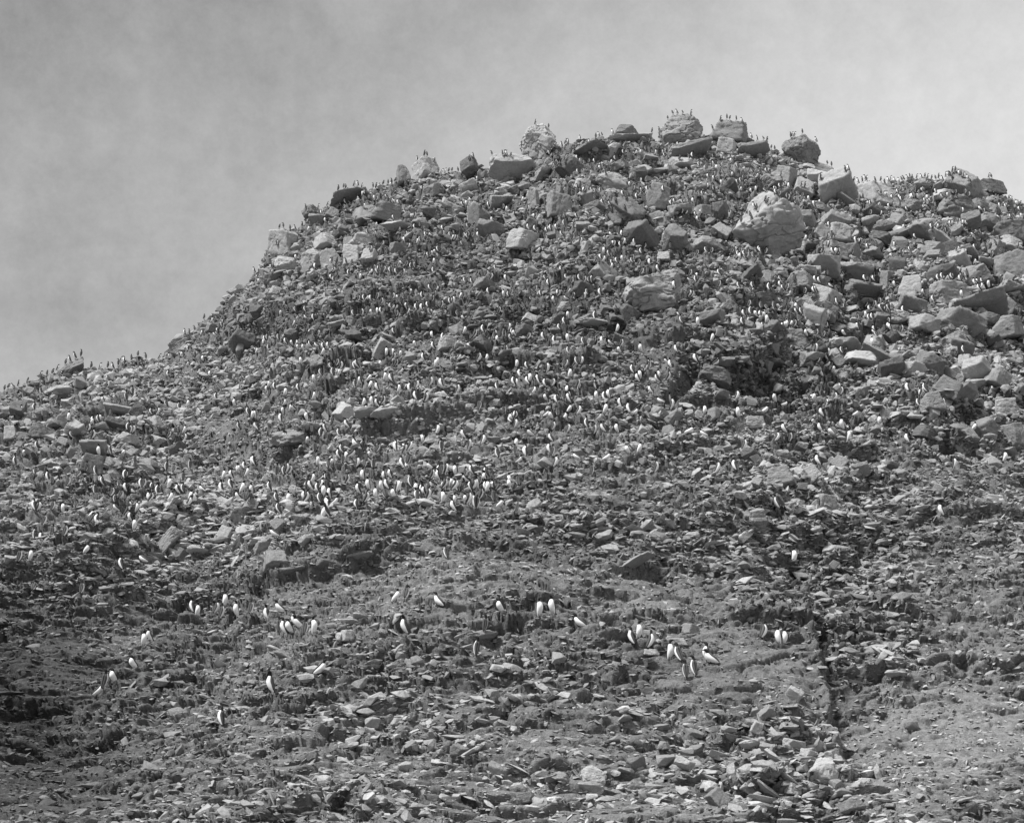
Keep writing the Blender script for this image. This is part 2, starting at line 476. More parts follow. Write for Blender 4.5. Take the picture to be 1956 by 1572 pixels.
# ------------------------------------------------------------------ hillside and sea
me = grid_mesh('hillside', XA, YA, ZA)
me.materials.append(M_GROUND)
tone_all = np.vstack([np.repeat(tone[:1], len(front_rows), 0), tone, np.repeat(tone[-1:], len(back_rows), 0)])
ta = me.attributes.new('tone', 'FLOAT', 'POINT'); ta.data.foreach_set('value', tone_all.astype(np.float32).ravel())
hill = bpy.data.objects.new('hillside', me)
COL.objects.link(hill)
tag(hill, 'steep grey rocky hillside of ledges, scree and hollows', kind='structure')

sm = bpy.data.meshes.new('sea')
sm.from_pydata([(-3000, -3000, -1.2), (3000, -3000, -1.2), (3000, 3000, -1.2), (-3000, 3000, -1.2)], [], [(0, 1, 2, 3)])
msea = bpy.data.materials.new('sea_water'); msea.use_nodes = True
ps = msea.node_tree.nodes['Principled BSDF']
ps.inputs['Base Color'].default_value = (0.05, 0.05, 0.05, 1); ps.inputs['Roughness'].default_value = 0.25
nn = N(msea.node_tree, 'ShaderNodeTexNoise'); nn.inputs['Scale'].default_value = 0.4; nn.inputs['Detail'].default_value = 6
bb = N(msea.node_tree, 'ShaderNodeBump'); bb.inputs['Strength'].default_value = 0.6; bb.inputs['Distance'].default_value = 0.5
tcs = N(msea.node_tree, 'ShaderNodeNewGeometry')
msea.node_tree.links.new(tcs.outputs['Position'], nn.inputs['Vector'])
msea.node_tree.links.new(nn.outputs['Fac'], bb.inputs['Height'])
msea.node_tree.links.new(bb.outputs[0], ps.inputs['Normal'])
sm.materials.append(msea)
sea = bpy.data.objects.new('sea', sm); COL.objects.link(sea)
tag(sea, 'grey sea round the foot of the island', kind='structure')

# ------------------------------------------------------------------ stone shapes
def ico(sub):
    bm = bmesh.new()
    bmesh.ops.create_icosphere(bm, subdivisions=sub, radius=1)
    v = np.array([x.co[:] for x in bm.verts]); f = np.array([[x.index for x in p.verts] for p in bm.faces])
    bm.free()
    return v, f
ICO = {k: ico(k) for k in (2, 3, 4, 5, 6)}

def stone_arrays(sub, seed, style='block', under=False, noise_amp=0.05):
    r_ = np.random.default_rng(seed)
    v, f = ICO[sub]
    n = v / np.linalg.norm(v, axis=1, keepdims=True)
    planes = []
    if style == 'block':
        q = Euler((r_.uniform(-.25, .25), r_.uniform(-.25, .25), r_.uniform(0, 3))).to_matrix()
        for ax in range(3):
            for s in (-1, 1):
                w = Vector((0, 0, 0)); w[ax] = s
                planes.append((np.array(q @ w) + r_.normal(0, .08, 3), r_.uniform(.62, .8)))
        k = 3
    elif style == 'slab':
        planes += [(np.array([r_.normal(0, .1), r_.normal(0, .1), 1]), .75), (np.array([r_.normal(0, .1), r_.normal(0, .1), -1]), .75)]
        for j in range(8):
            an = j * .785 + r_.uniform(-.3, .3)
            planes.append((np.array([math.cos(an), math.sin(an), r_.normal(0, .25)]), r_.uniform(.68, 1.0)))
        k = 3
    else:
        k = 15
    for _ in range(k):
        d = r_.normal(0, 1, 3)
        planes.append((d, r_.uniform(.80, 1.05) if style != 'round' else r_.uniform(.68, .92)))
    if under:
        planes.append((np.array([.30, -.62, -.9]), .26 if style != 'round' else .5))
        planes.append((np.array([-.5, -.5, -.9]), .46 if style != 'round' else .6))
    rad = np.ones(len(n)) * (1.5 if style != 'round' else 1.08)
    for d, c in planes:
        d = d / np.linalg.norm(d)
        dot = n @ d
        rr = np.where(dot > 1e-3, c / np.maximum(dot, 1e-3), 9)
        rad = np.minimum(rad, rr)
    p = n * rad[:, None]
    o = seed * 3.7 % 100
    if noise_amp > 0:
        nz = fbm(p[:, 0] * 1.7 + o, p[:, 1] * 1.7, p[:, 2] * 2.4, 3, seed % 97, .55)
        rg = 1 - np.abs(fbm(p[:, 0] * 2.3 + o, p[:, 1] * 2.3 + 5, p[:, 2] * 3.4, 3, seed % 89 + 3, .5)) * 2
        f1_, f2_, id_, (ox_, oy_, oz_) = worley(p[:, 0] * 1.6 + o, p[:, 1] * 1.6, p[:, 2] * 1.9, seed % 83)
        tl = [_hash(np.floor(id_ * 9999), id_ * 0 + q_, id_ * 0, 6) - .5 for q_ in range(3)]
        chip = (id_ - .5) * .9 + 1.5 * (tl[0] * ox_ + tl[1] * oy_ + tl[2] * oz_)
        p = p * (1 + chip * noise_amp * 1.5)[:, None]
        fn = fbm(p[:, 0] * 8 + o, p[:, 1] * 8, p[:, 2] * 13, 2, seed % 71)
        cr = -smooth(.82, 1.0, rg) * noise_amp * 1.5
        p = p * (1 + nz * noise_amp * 2.4 + cr + fn * noise_amp * 0.45)[:, None]
    p = (p - (p.max(0) + p.min(0)) / 2) / ((p.max(0) - p.min(0)) / 2)
    if not under:                                            # broad at the bottom and rooted below the surface
        tz = 1 - 0.11 * p[:, 2]
        p[:, 0] *= tz / 1.06; p[:, 1] *= tz / 1.06
        p[:, 2] = np.where(p[:, 2] < 0, p[:, 2] * 1.35, p[:, 2])
    return p, f

def mesh_from(name, p, f, mat, smooth_=False):
    me = bpy.data.meshes.new(name)
    me.vertices.add(len(p)); me.vertices.foreach_set('co', p.astype(np.float32).ravel())
    me.loops.add(f.size); me.loops.foreach_set('vertex_index', f.astype(np.int32).ravel())
    me.polygons.add(len(f)); me.polygons.foreach_set('loop_start', np.arange(0, f.size, f.shape[1], dtype=np.int32))
    me.update(calc_edges=True)
    if smooth_:
        me.polygons.foreach_set('use_smooth', np.ones(len(f), bool))
    me.materials.append(mat)
    return me

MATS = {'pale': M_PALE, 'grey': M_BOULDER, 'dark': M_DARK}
# landmark stones: u, v (centre), w, h in photo pixels, style, tone, roll in degrees, undercut, key phrase, label
LM = [
 (1462, 432, 150, 130, 'round', 'pale', -12, 1, 'the giant pale boulder', 'giant pale pitted boulder overhanging a dark hollow on the upper slope'),
 (1247, 556, 134, 78, 'round', 'pale', -6, 0, 'the big pale whitewashed boulder', 'big pale boulder with a whitewashed end, alone in the middle of the dark rubble'),
 (1027, 272, 80, 80, 'round', 'pale', 12, 0, 'the pale upright skyline boulder', 'pale upright boulder standing on the skyline at the west end of the summit'),
 (1300, 252, 96, 64, 'round', 'grey', 0, 0, 'the high summit block', 'big blocky rock crowning the summit with birds standing in a row on top'),
 (1395, 254, 84, 42, 'block', 'grey', 6, 0, 'the summit mound', 'low grey rock mound on the summit just east of the highest block'),
 (1530, 286, 88, 72, 'round', 'grey', 5, 0, 'the shoulder boulder', 'bulky grey boulder on the skyline where the east shoulder drops'),
 (1572, 328, 78, 42, 'slab', 'pale', 28, 0, 'the tilted shoulder slab', 'pale slab tilted down the east shoulder below the bulky skyline boulder'),
 (812, 322, 62, 50, 'block', 'pale', 0, 0, 'the square skyline block', 'pale square block on the west skyline with two birds on it'),
 (770, 335, 34, 42, 'block', 'grey', 0, 0, 'the narrow skyline block', 'narrow upright stone at the west edge of the square skyline block'),
 (985, 328, 116, 52, 'slab', 'pale', 8, 1, 'the broad overhanging slab', 'broad pale slab with a dark overhanging front below the skyline'),
 (896, 317, 42, 38, 'block', 'dark', 0, 0, 'the dark skyline wedge', 'dark wedge of rock on the skyline west of the broad overhanging slab'),
 (1067, 388, 54, 56, 'block', 'grey', 0, 0, 'the white-capped block', 'grey block with a white-capped top below the broad overhanging slab'),
 (1019, 380, 28, 46, 'block', 'grey', 5, 0, 'the slim block', 'slim upright block beside the white-capped block'),
 (1168, 347, 72, 44, 'round', 'pale', 8, 0, 'the pale oval boulder', 'pale oval boulder lying below the summit ledges'),
 (1111, 352, 40, 24, 'block', 'pale', 0, 0, 'the small white stone', 'small bright white stone west of the pale oval boulder'),
 (1203, 398, 52, 66, 'slab', 'grey', 48, 0, 'the leaning grey slab', 'grey slab leaning steeply, propped on smaller stones under the pale oval boulder'),
 (1256, 378, 50, 56, 'block', 'grey', 15, 0, 'the split grey block', 'split grey block next to the steeply leaning slab'),
 (1205, 267, 92, 16, 'slab', 'pale', -4, 1, 'the long summit ledge', 'long thin pale ledge just under the summit crest'),
 (1196, 250, 52, 22, 'slab', 'grey', 0, 0, 'the low crest stone', 'low flat grey stone sitting on the crest above the long ledge'),
 (1128, 285, 80, 20, 'slab', 'grey', -14, 1, 'the sloping crest ledge', 'sloping grey ledge leading down from the crest towards the upright boulder'),
 (1318, 290, 96, 26, 'slab', 'grey', -14, 1, 'the smooth sloping ledge', 'smooth sloping ledge directly under the high summit block'),
 (1438, 288, 74, 28, 'slab', 'grey', -10, 1, 'the striped ledge', 'striped overhanging ledge below the summit mound'),
 (1342, 408, 44, 36, 'block', 'grey', 0, 0, 'the squared stone', 'squared grey stone leaning against the flat-topped dark block'),
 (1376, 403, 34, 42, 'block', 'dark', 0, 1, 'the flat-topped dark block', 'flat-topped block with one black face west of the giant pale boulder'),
 (1290, 462, 60, 52, 'block', 'grey', 35, 1, 'the hooked stone', 'hooked grey stone jutting up in the middle of the upper rubble'),
 (740, 404, 66, 40, 'block', 'grey', 5, 0, 'the squat block', 'squat grey block resting above the dark slab hollow'),
 (758, 434, 64, 22, 'slab', 'pale', 6, 1, 'the slab over the black hollow', 'pale flat slab roofing a black hollow on the west slope'),
 (545, 462, 78, 58, 'block', 'pale', 0, 0, 'the big west edge boulder', 'big pale boulder forming the stepped west edge of the skyline'),
 (600, 496, 60, 46, 'round', 'pale', 0, 0, 'the bright west stone', 'bright pale stone tucked beside the big west edge boulder'),
 (630, 494, 44, 38, 'block', 'pale', -20, 0, 'the bright pointed stone', 'bright pointed stone next to the bright pale stone of the west edge'),
 (545, 505, 50, 34, 'round', 'pale', 0, 0, 'the low edge stone', 'low pale stone at the foot of the big west edge boulder'),
 (672, 378, 92, 28, 'slab', 'grey', -12, 1, 'the long curved slab', 'long curved grey slab under the west skyline birds'),
 (594, 404, 42, 30, 'round', 'grey', 0, 0, 'the small hump stone', 'small humped stone on the west skyline above the edge boulder'),
 (690, 460, 46, 36, 'round', 'pale', 20, 0, 'the pale egg stone', 'pale egg-shaped stone west of the slab over the black hollow'),
 (706, 490, 36, 32, 'block', 'pale', 0, 0, 'the pale cube stone', 'pale cube-like stone under the egg-shaped one'),
 (134, 705, 74, 34, 'slab', 'grey', -38, 0, 'the tilted skyline slab', 'grey slab tilted up against the sky at the low west end of the ridge'),
 (112, 748, 62, 24, 'round', 'pale', -10, 1, 'the smooth hump', 'smooth pale hump under the tilted slab at the west end'),
 (80, 790, 46, 30, 'round', 'grey', 0, 0, 'the grey hump', 'grey hump beneath the smooth pale hump at the west end'),
 (346, 652, 54, 34, 'round', 'grey', -20, 0, 'the rounded gap stone', 'rounded stone where the skyline steps up to the main hill'),
 (658, 788, 46, 38, 'block', 'pale', 20, 0, 'the twin-faced block', 'pale block with a dark triangular face on the middle ledge'),
 (700, 790, 54, 24, 'slab', 'pale', 0, 1, 'the short ledge slab', 'short pale slab between the twin-faced block and the curved slab'),
 (735, 788, 60, 34, 'round', 'pale', -12, 1, 'the curved ledge slab', 'curved pale slab at the east end of the middle ledge'),
 (592, 815, 40, 24, 'block', 'pale', 8, 1, 'the pale corner stone', 'pale corner stone at the west end of the middle ledge'),
 (552, 838, 88, 34, 'round', 'grey', -5, 0, 'the long grey hump', 'long smooth grey hump below the pale corner stone'),
 (1628, 518, 92, 40, 'slab', 'grey', 4, 1, 'the roof slab', 'wide grey slab roofing a black gap on the east slope'),
 (1648, 556, 84, 36, 'slab', 'grey', 8, 1, 'the lower roof slab', 'second wide slab below the roof slab, over a blacker gap'),
 (1742, 550, 64, 48, 'block', 'pale', 0, 0, 'the pale five-sided boulder', 'pale five-sided boulder east of the two roof slabs'),
 (1696, 532, 32, 40, 'block', 'grey', 0, 0, 'the narrow pale block', 'narrow pale block standing between the roof slab and the five-sided boulder'),
 (1716, 604, 50, 28, 'round', 'pale', 0, 0, 'the low pale stone', 'low pale stone in the rubble below the five-sided boulder'),
 (1596, 478, 60, 34, 'block', 'grey', 18, 0, 'the stepped grey block', 'stepped grey block on the slope east of the giant pale boulder'),
 (1798, 458, 60, 36, 'slab', 'pale', 48, 1, 'the steep pale slab', 'steep pale slab pointing down the east slope over a dark gap'),
 (1730, 450, 86, 26, 'slab', 'grey', -10, 1, 'the spread slab', 'spread grey slab west of the steep pale slab'),
 (1826, 396, 84, 52, 'round', 'grey', 0, 0, 'the smooth face', 'large smooth grey boulder below the eastern skyline'),
 (1893, 358, 64, 34, 'block', 'dark', 14, 0, 'the dark eastern peak stone', 'dark three-cornered rock on the far eastern skyline'),
 (1742, 394, 50, 32, 'round', 'grey', 0, 0, 'the grey shell-shaped stone', 'shell-shaped grey stone below the bird-lined eastern skyline'),
 (1662, 424, 36, 20, 'slab', 'pale', -8, 1, 'the little overhang', 'little pale overhanging stone between the giant boulder and the spread slab'),
 (1618, 388, 70, 24, 'slab', 'grey', 40, 1, 'the long tilted rib', 'long tilted rib of rock on the east shoulder'),
 (1902, 474, 40, 34, 'block', 'grey', 10, 0, 'the grey cornered stone', 'grey cornered stone near the eastern end of the slope'),
 (1930, 510, 74, 64, 'block', 'grey', 0, 0, 'the big eastern block', 'big grey block at the eastern limit of the slope'),
 (1622, 664, 66, 34, 'slab', 'grey', 4, 1, 'the light-topped stone', 'light-topped stone with a dark front below the east gully'),
 (1682, 686, 88, 40, 'slab', 'grey', 36, 1, 'the fallen slab', 'fallen slab sliding downhill east of the cave'),
 (1828, 760, 92, 46, 'block', 'grey', -15, 1, 'the ragged outcrop', 'ragged grey outcrop low on the east slope'),
 (1778, 770, 50, 40, 'block', 'grey', -20, 0, 'the ragged foot block', 'ragged block at the west foot of the outcrop'),
 (1880, 815, 60, 44, 'round', 'grey', 0, 0, 'the smooth foot boulder', 'smooth grey boulder at the east foot of the ragged outcrop'),
 (1935, 830, 50, 50, 'block', 'grey', 0, 0, 'the plain eastern boulder', 'plain grey boulder beyond the smooth foot boulder'),
 (1205, 1078, 108, 34, 'slab', 'grey', -26, 1, 'the lone rib', 'lone smooth rib of rock slanting up from the gravel'),
 (318, 1036, 66, 42, 'slab', 'grey', -52, 0, 'the tilted western slab', 'grey slab tilted on end above the western ledge'),
 (350, 1060, 34, 30, 'block', 'dark', 10, 0, 'the dark wedge', 'dark wedge under the foot of the tilted western slab'),
 (432, 1022, 40, 34, 'block', 'pale', 30, 0, 'the folded stone', 'pale folded stone east of the tilted western slab'),
 (378, 1052, 44, 20, 'slab', 'pale', 5, 1, 'the curled stone', 'curled pale stone between the dark wedge and the folded stone'),
 (1134, 1480, 52, 36, 'round', 'pale', 5, 0, 'the smooth oval boulder', 'smooth oval boulder near the foot of the slope'),
 (1076, 1484, 40, 26, 'slab', 'grey', 25, 0, 'the leaning foot stone', 'leaning stone west of the smooth oval boulder'),
 (1006, 1522, 40, 22, 'block', 'dark', 0, 0, 'the dark foot stone', 'dark stone at the bottom edge of the slope'),
 (476, 1450, 72, 20, 'slab', 'pale', 6, 0, 'the flat pale stone', 'flat pale stone alone in the gravel low on the west side'),
 (663, 1212, 30, 20, 'block', 'pale', -8, 0, 'the bright nest stone', 'bright block beside the huddled birds on the lower ledge'),
 (648, 1216, 18, 18, 'round', 'pale', 0, 0, 'the little bright stone', 'little bright stone touching the bright block on the lower ledge'),
 (1296, 1224, 34, 14, 'slab', 'pale', 4, 0, 'the pale bread-shaped stone', 'pale loaf-shaped stone lying above a row of birds'),
 (1318, 1200, 34, 20, 'block', 'grey', 0, 0, 'the grey angled stone', 'grey angular stone uphill of the loaf-shaped stone'),
 (1245, 1245, 34, 12, 'slab', 'pale', 4, 0, 'the flat bird ledge', 'flat pale stone at the feet of the row of birds'),
 (1545, 905, 40, 30, 'block', 'pale', -40, 0, 'the pale fin', 'pale fin of rock on the broken outcrop beneath the cave'),
 (1490, 912, 66, 44, 'block', 'grey', -8, 0, 'the broken outcrop', 'broken grey outcrop with cracks beneath the cave'),
 (1600, 884, 40, 26, 'block', 'grey', -35, 0, 'the grey fin', 'grey fin of rock at the top of the broken outcrop'),
 (1700, 892, 30, 24, 'block', 'dark', 20, 1, 'the dark notch stone', 'dark notched stone on the gravel east of the fins'),
 (1440, 1420, 56, 20, 'slab', 'pale', -5, 1, 'the first bright shard', 'bright shard heading the broken pile near the foot'),
 (1482, 1450, 52, 26, 'slab', 'pale', 40, 1, 'the middle shard', 'bright shard tilted in the middle of the broken pile near the foot'),
 (1508, 1490, 66, 20, 'slab', 'pale', 42, 1, 'the long shard', 'long bright shard slanting down the broken pile near the foot'),
 (1470, 1512, 70, 20, 'slab', 'pale', 38, 1, 'the lowest shard', 'lowest slanting shard of the broken pile near the foot'),
 (1572, 1470, 60, 50, 'round', 'pale', 10, 0, 'the bald boulder', 'bald pale boulder east of the broken pile'),
 (1625, 1545, 56, 34, 'block', 'grey', -10, 1, 'the low foot block', 'low grey block at the bottom edge below the bald boulder'),
 (1740, 1390, 28, 26, 'block', 'grey', 5, 1, 'the gravel block', 'grey block half buried in the smooth pale gravel'),
 (262, 786, 30, 34, 'block', 'dark', 20, 0, 'the dark stub', 'dark stub of rock among the western birds'),
 (352, 790, 46, 24, 'round', 'pale', 0, 0, 'the splashed stone', 'pale splashed stone east of the dark stub'),
 (295, 805, 32, 24, 'block', 'pale', 0, 0, 'the pale cap stone', 'pale capped stone between the dark stub and the splashed stone'),
 (1150, 660, 26, 20, 'block', 'grey', 0, 0, 'the perched stone', 'grey stone perched over a small dark pocket in mid-slope'),
 (1140, 620, 76, 14, 'slab', 'pale', 5, 1, 'the thin mid-slope slab', 'thin pale slab in the dark rubble below the whitewashed boulder'),
 (1285, 795, 36, 34, 'block', 'grey', 40, 0, 'the cave foot stone', 'slanted grey stone at the west foot of the cave'),
 (1365, 790, 30, 26, 'block', 'grey', 0, 0, 'the cave mouth stone', 'grey stone lying below the mouth of the cave'),
 (1440, 806, 40, 24, 'block', 'pale', 0, 0, 'the pale cave stone', 'pale stone below the cave beside a white bird'),
 (340, 1365, 46, 30, 'round', 'grey', 0, 0, 'the lower hump', 'grey hump breaking the gravel on the lower west side'),
 (760, 1378, 30, 16, 'block', 'pale', 0, 0, 'the crater stone', 'pale stone on the rim of the dark pit near the foot'),
 (948, 1380, 22, 16, 'round', 'pale', 0, 0, 'the pebble', 'small round pale stone in the gravel east of the dark pit'),
 (560, 1092, 74, 22, 'slab', 'grey', -10, 1, 'the bank lip slab', 'grey slab at the lip of the eroded bank, uphill of the huddled birds'),
 (690, 1062, 60, 20, 'slab', 'grey', -8, 1, 'the upper bank slab', 'grey slab at the upper east end of the eroded bank'),
 (620, 1078, 44, 20, 'block', 'dark', -6, 1, 'the bank block', 'dark block wedged between the two slabs of the eroded bank'),
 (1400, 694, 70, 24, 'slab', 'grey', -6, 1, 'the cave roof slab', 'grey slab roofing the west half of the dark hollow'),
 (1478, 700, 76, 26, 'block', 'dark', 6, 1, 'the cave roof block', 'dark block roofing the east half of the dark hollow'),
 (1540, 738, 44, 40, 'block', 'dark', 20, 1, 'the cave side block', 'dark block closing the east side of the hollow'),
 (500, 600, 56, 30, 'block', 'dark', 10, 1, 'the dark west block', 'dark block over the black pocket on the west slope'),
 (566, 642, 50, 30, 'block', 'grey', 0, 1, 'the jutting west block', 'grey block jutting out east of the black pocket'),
 (922, 1215, 60, 26, 'round', 'grey', -8, 1, 'the bird-topped hump', 'low hump with a bird on top and another below'),
]
used = []
bpy.context.view_layer.update()
dg = bpy.context.evaluated_depsgraph_get()
def place_stone(u, v, w, h, style, shade, roll, under, seed, sub=None, mesh=None, depth_f=0.9):
    vb = min(v + h * 0.38, 1700)
    vb = max(vb, float(sil(u)) + 1)
    D = float(depth(u, vb))
    px = D / F_PX
    dep = (w + h) / 2 * depth_f * px
    a_, b_, c_ = ray(u, vb)
    ok, hl, *_ = scene.ray_cast(dg, Vector((0, 0, CAM_Z)), Vector((float(a_), float(b_), float(c_))).normalized(), distance=140)
    if ok: D = hl.y
    Dc = D + dep * (0.02 if under else 0.16)
    x, y, z = [float(c) for c in unproject(u, v, Dc)]
    pxc = Dc / F_PX
    o = bpy.data.objects.new('boulder', mesh)
    COL.objects.link(o)
    o.location = (x, y, z)
    rl = Euler((0, R(roll), 0)).to_matrix().to_4x4()
    sc = Matrix.Diagonal((w / 2 * pxc * 1.02, dep / 2, h / 2 * pxc * (1.02 if under else .98), 1))
    o.matrix_world = Matrix.Translation((x, y, z)) @ rl @ sc
    used.append((u, v, w, h))
    return o
for i, (u, v, w, h, style, shade, roll, under, key, label) in enumerate(LM):
    big = w * h
    sub = 6 if big > 4800 else (5 if big > 900 else 4)
    if abs(roll) > 20 and style == 'slab':
        # w,h describe the outline; a tilted slab is long and thin along its own axis
        L = math.hypot(w, h) * 1.0; h = min(w, h) * 0.62; w = L * 0.95
    p, f = stone_arrays(sub, 100 + i * 7, style, bool(under), 0.06 if style == 'round' else 0.038)
    mesh = mesh_from('boulder', p, f, MATS[shade])
    o = place_stone(u, v, w, h, style, shade, roll, under, i, mesh=mesh)
    tag(o, label, 'boulder', 'landmark boulders of the hill')
LMK = [(l[0], l[1], l[8]) for l in LM]

lap('landmarks')
# medium stones, each its own object (shared meshes)
VARM = []
for k in range(20):
    st = ('block', 'slab', 'block', 'block')[k % 4]
    p, f = stone_arrays(5, 900 + k * 13, st, k % 2 == 0, 0.035)
    if st == 'slab': p[:, 2] *= 0.75
    VARM.append((st, [mesh_from('boulder', p, f, MATS[t]) for t in ('pale', 'grey', 'dark')]))
def in_used(u, v, w, h, k=0.5):
    for a in used:
        if abs(a[0] - u) < (a[2] + w) * k and abs(a[1] - v) < (a[3] + h) * k:
            return True
    return False
med = []
zones = [  # centre u, v, spread u, v, weight, size min/max
 (900, 400, 330, 70, 60, 32, 70), (1250, 330, 220, 60, 44, 32, 72), (1350, 450, 200, 60, 24, 32, 70), (1750, 470, 190, 110, 110, 36, 100), (1680, 640, 200, 70, 34, 32, 84), (600, 500, 100, 60, 18, 26, 54),
 (150, 830, 150, 80, 26, 26, 60), (480, 1020, 130, 40, 12, 24, 50), (1850, 700, 80, 100, 18, 32, 74), (1500, 940, 100, 60, 12, 24, 52), (1300, 1480, 260, 50, 10, 22, 48),
 (1480, 1440, 60, 60, 12, 24, 52), (700, 1400, 160, 60, 4, 20, 36), (620, 640, 220, 50, 10, 24, 56), (1050, 600, 160, 40, 6, 24, 56)]
wsum = 0
NMED = 292
tries = 0
while len(med) < NMED and tries < 30000:
    tries += 1
    z = random.choices(zones, [q[4] for q in zones])[0]
    u, v = random.gauss(z[0], z[2] * .7), random.gauss(z[1], z[3] * .7)
    if not (5 < u < 1950) or v < sil(u) + 8 or v > 1560: continue
    w = random.uniform(z[5], z[6]) * random.choice((.8, 1, 1.15)); h = w * random.uniform(.42, .8)
    if in_used(u, v, w, h, 0.24 if u > 1480 and v < 750 else 0.33): continue
    st, ms = random.choice(VARM)
    ti = random.choices((0, 1, 2), (.30, .50, .2))[0]
    roll = random.gauss(0, 14) if random.random() < .7 else random.uniform(-50, 50)
    if u > 1500: roll = abs(roll) * .9
    o = place_stone(u, v, w, h, st, None, roll, 0, 0, mesh=ms[ti])
    o.matrix_world = o.matrix_world @ Euler((random.uniform(-.45, .45), random.uniform(-.35, .35), random.uniform(-.9, .9))).to_matrix().to_4x4()
    med.append((o, u, v, w, h, st, ('pale', 'grey', 'dark')[ti]))

ORD = ['nearest', 'second', 'third', 'fourth', 'fifth', 'sixth', 'seventh', 'eighth', 'ninth', 'tenth', 'eleventh', 'twelfth', 'thirteenth', 'fourteenth', 'fifteenth',
       'sixteenth', 'seventeenth', 'eighteenth', 'nineteenth', 'twentieth', 'twenty-first', 'twenty-second', 'twenty-third', 'twenty-fourth', 'twenty-fifth', 'twenty-sixth']
def rank_labels(items, head):
    """items: (object, u, v, adjective phrase); each is named by its landmark, the side of it, and how many come before it"""
    g = {}
    for it in items:
        u, v = it[1], it[2]
        L = min(LMK, key=lambda l: math.hypot(l[0] - u, l[1] - v))
        du, dv = u - L[0], v - L[1]
        side = ('right of' if du > 0 else 'left of') if abs(du) > abs(dv) else ('below' if dv > 0 else 'above')
        g.setdefault((L[2], side), []).append((math.hypot(du, dv), it))
    for (key, side), lst in g.items():
        lst.sort(key=lambda q: q[0])
        for n, (_, it) in enumerate(lst):
            o_ = ORD[min(n, len(ORD) - 1)]
            it[0]['label'] = f"{it[3]}, {o_} {head} {side} {key}"
rank_labels([(m_[0], m_[1], m_[2], {'pale': 'pale', 'grey': 'grey', 'dark': 'dark'}[m_[6]] + {'slab': ' flat', 'block': ' angular', 'round': ' rounded'}[m_[5]] + ' rock') for m_ in med], 'unnamed rock')
for m_ in med:
    m_[0]['category'] = 'rock'; m_[0]['group'] = 'rocks bedded in the slope'; m_[0].name = 'rock'

bpy.context.view_layer.update()
dg = bpy.context.evaluated_depsgraph_get()

lap('medium')
# ------------------------------------------------------------------ murres
def loft(spine, rad, wid, segs=12, yaw_from=None, yaw=0.0, res=20):
    sp_ = np.array(spine, float); n0 = len(sp_)
    t0 = np.linspace(0, 1, n0); t1 = np.linspace(0, 1, res)
    def cr(a):
        # Catmull-Rom through the control values
        a = np.asarray(a, float); q = t1 * (n0 - 1); i = np.clip(np.floor(q).astype(int), 0, n0 - 2); f = q - i
        if a.ndim > 1: f = f[:, None]
        p0 = a[np.maximum(i - 1, 0)]; p1 = a[i]; p2 = a[i + 1]; p3 = a[np.minimum(i + 2, n0 - 1)]
        return 0.5 * (2 * p1 + (p2 - p0) * f + (2 * p0 - 5 * p1 + 4 * p2 - p3) * f * f + (3 * p1 - p0 - 3 * p2 + p3) * f ** 3)
    P = cr(sp_); Rr = np.maximum(cr(rad), .001); Wd = cr(wid)
    T = np.gradient(P, axis=0); T /= np.linalg.norm(T, axis=1, keepdims=True)
    side = np.array([1.0, 0, 0])
    verts, dots = [], []
    for k in range(res):
        nrm = np.cross(side, T[k]); nrm /= np.linalg.norm(nrm)     # points to the belly or back
        if nrm[1] > 0 and T[k][2] > 0.2: nrm = -nrm
        if T[k][2] <= 0.2 and nrm[2] > 0: nrm = -nrm
        for s in range(segs):
            a = 2 * math.pi * s / segs
            d = side * math.cos(a) * Wd[k] + nrm * math.sin(a)
            verts.append(P[k] + d * Rr[k]); dots.append(math.sin(a))
    verts = np.array(verts); dots = np.array(dots)
    if yaw:
        c, s_ = math.cos(yaw), math.sin(yaw)
        piv = np.array(spine[yaw_from])
        kk = np.repeat(t1 * (n0 - 1), segs)
        w = smooth(yaw_from - .7, yaw_from + .5, kk)
        for j in range(len(verts)):
            if w[j] > 0:
                an = yaw * w[j]; c, s_ = math.cos(an), math.sin(an)
                x, y = verts[j, 0] - piv[0], verts[j, 1] - piv[1]
                verts[j, 0] = piv[0] + c * x - s_ * y; verts[j, 1] = piv[1] + s_ * x + c * y
    faces = []
    for k in range(res - 1):
        for s in range(segs):
            a = k * segs + s; b = k * segs + (s + 1) % segs
            faces.append((a, b, b + segs, a + segs))
    faces.append(tuple(range(segs - 1, -1, -1)))
    faces.append(tuple(range((res - 1) * segs, res * segs)))
    return verts, faces, dots, t1, segs

POSES = {
 'upright': dict(sp=[(0, .105, .03), (0, .07, .07), (0, .03, .14), (0, -.005, .225), (0, .005, .295), (0, .012, .335), (0, .0, .378), (0, -.035, .395), (0, -.062, .392)], turn=0),
 'turned': dict(sp=[(0, .10, .03), (0, .065, .07), (0, .03, .14), (0, .0, .225), (0, .008, .30), (0, .012, .345), (0, .0, .39), (0, -.035, .405), (0, -.062, .402)], turn=1.3),
 'hunched': dict(sp=[(0, .12, .045), (0, .085, .075), (0, .04, .125), (0, -.02, .19), (0, -.03, .245), (0, -.015, .28), (0, -.03, .315), (0, -.065, .325), (0, -.09, .315)], turn=-.7),
 'crouched': dict(sp=[(0, .165, .05), (0, .125, .07), (0, .07, .10), (0, .0, .145), (0, -.045, .205), (0, -.05, .245), (0, -.07, .285), (0, -.105, .296), (0, -.13, .29)], turn=0),
}
RAD = [.008, .034, .058, .064, .046, .028, .030, .021, .010]
WID = [1.6, 1.15, 1.0, .98, 1.02, 1.0, .95, .8, .7]
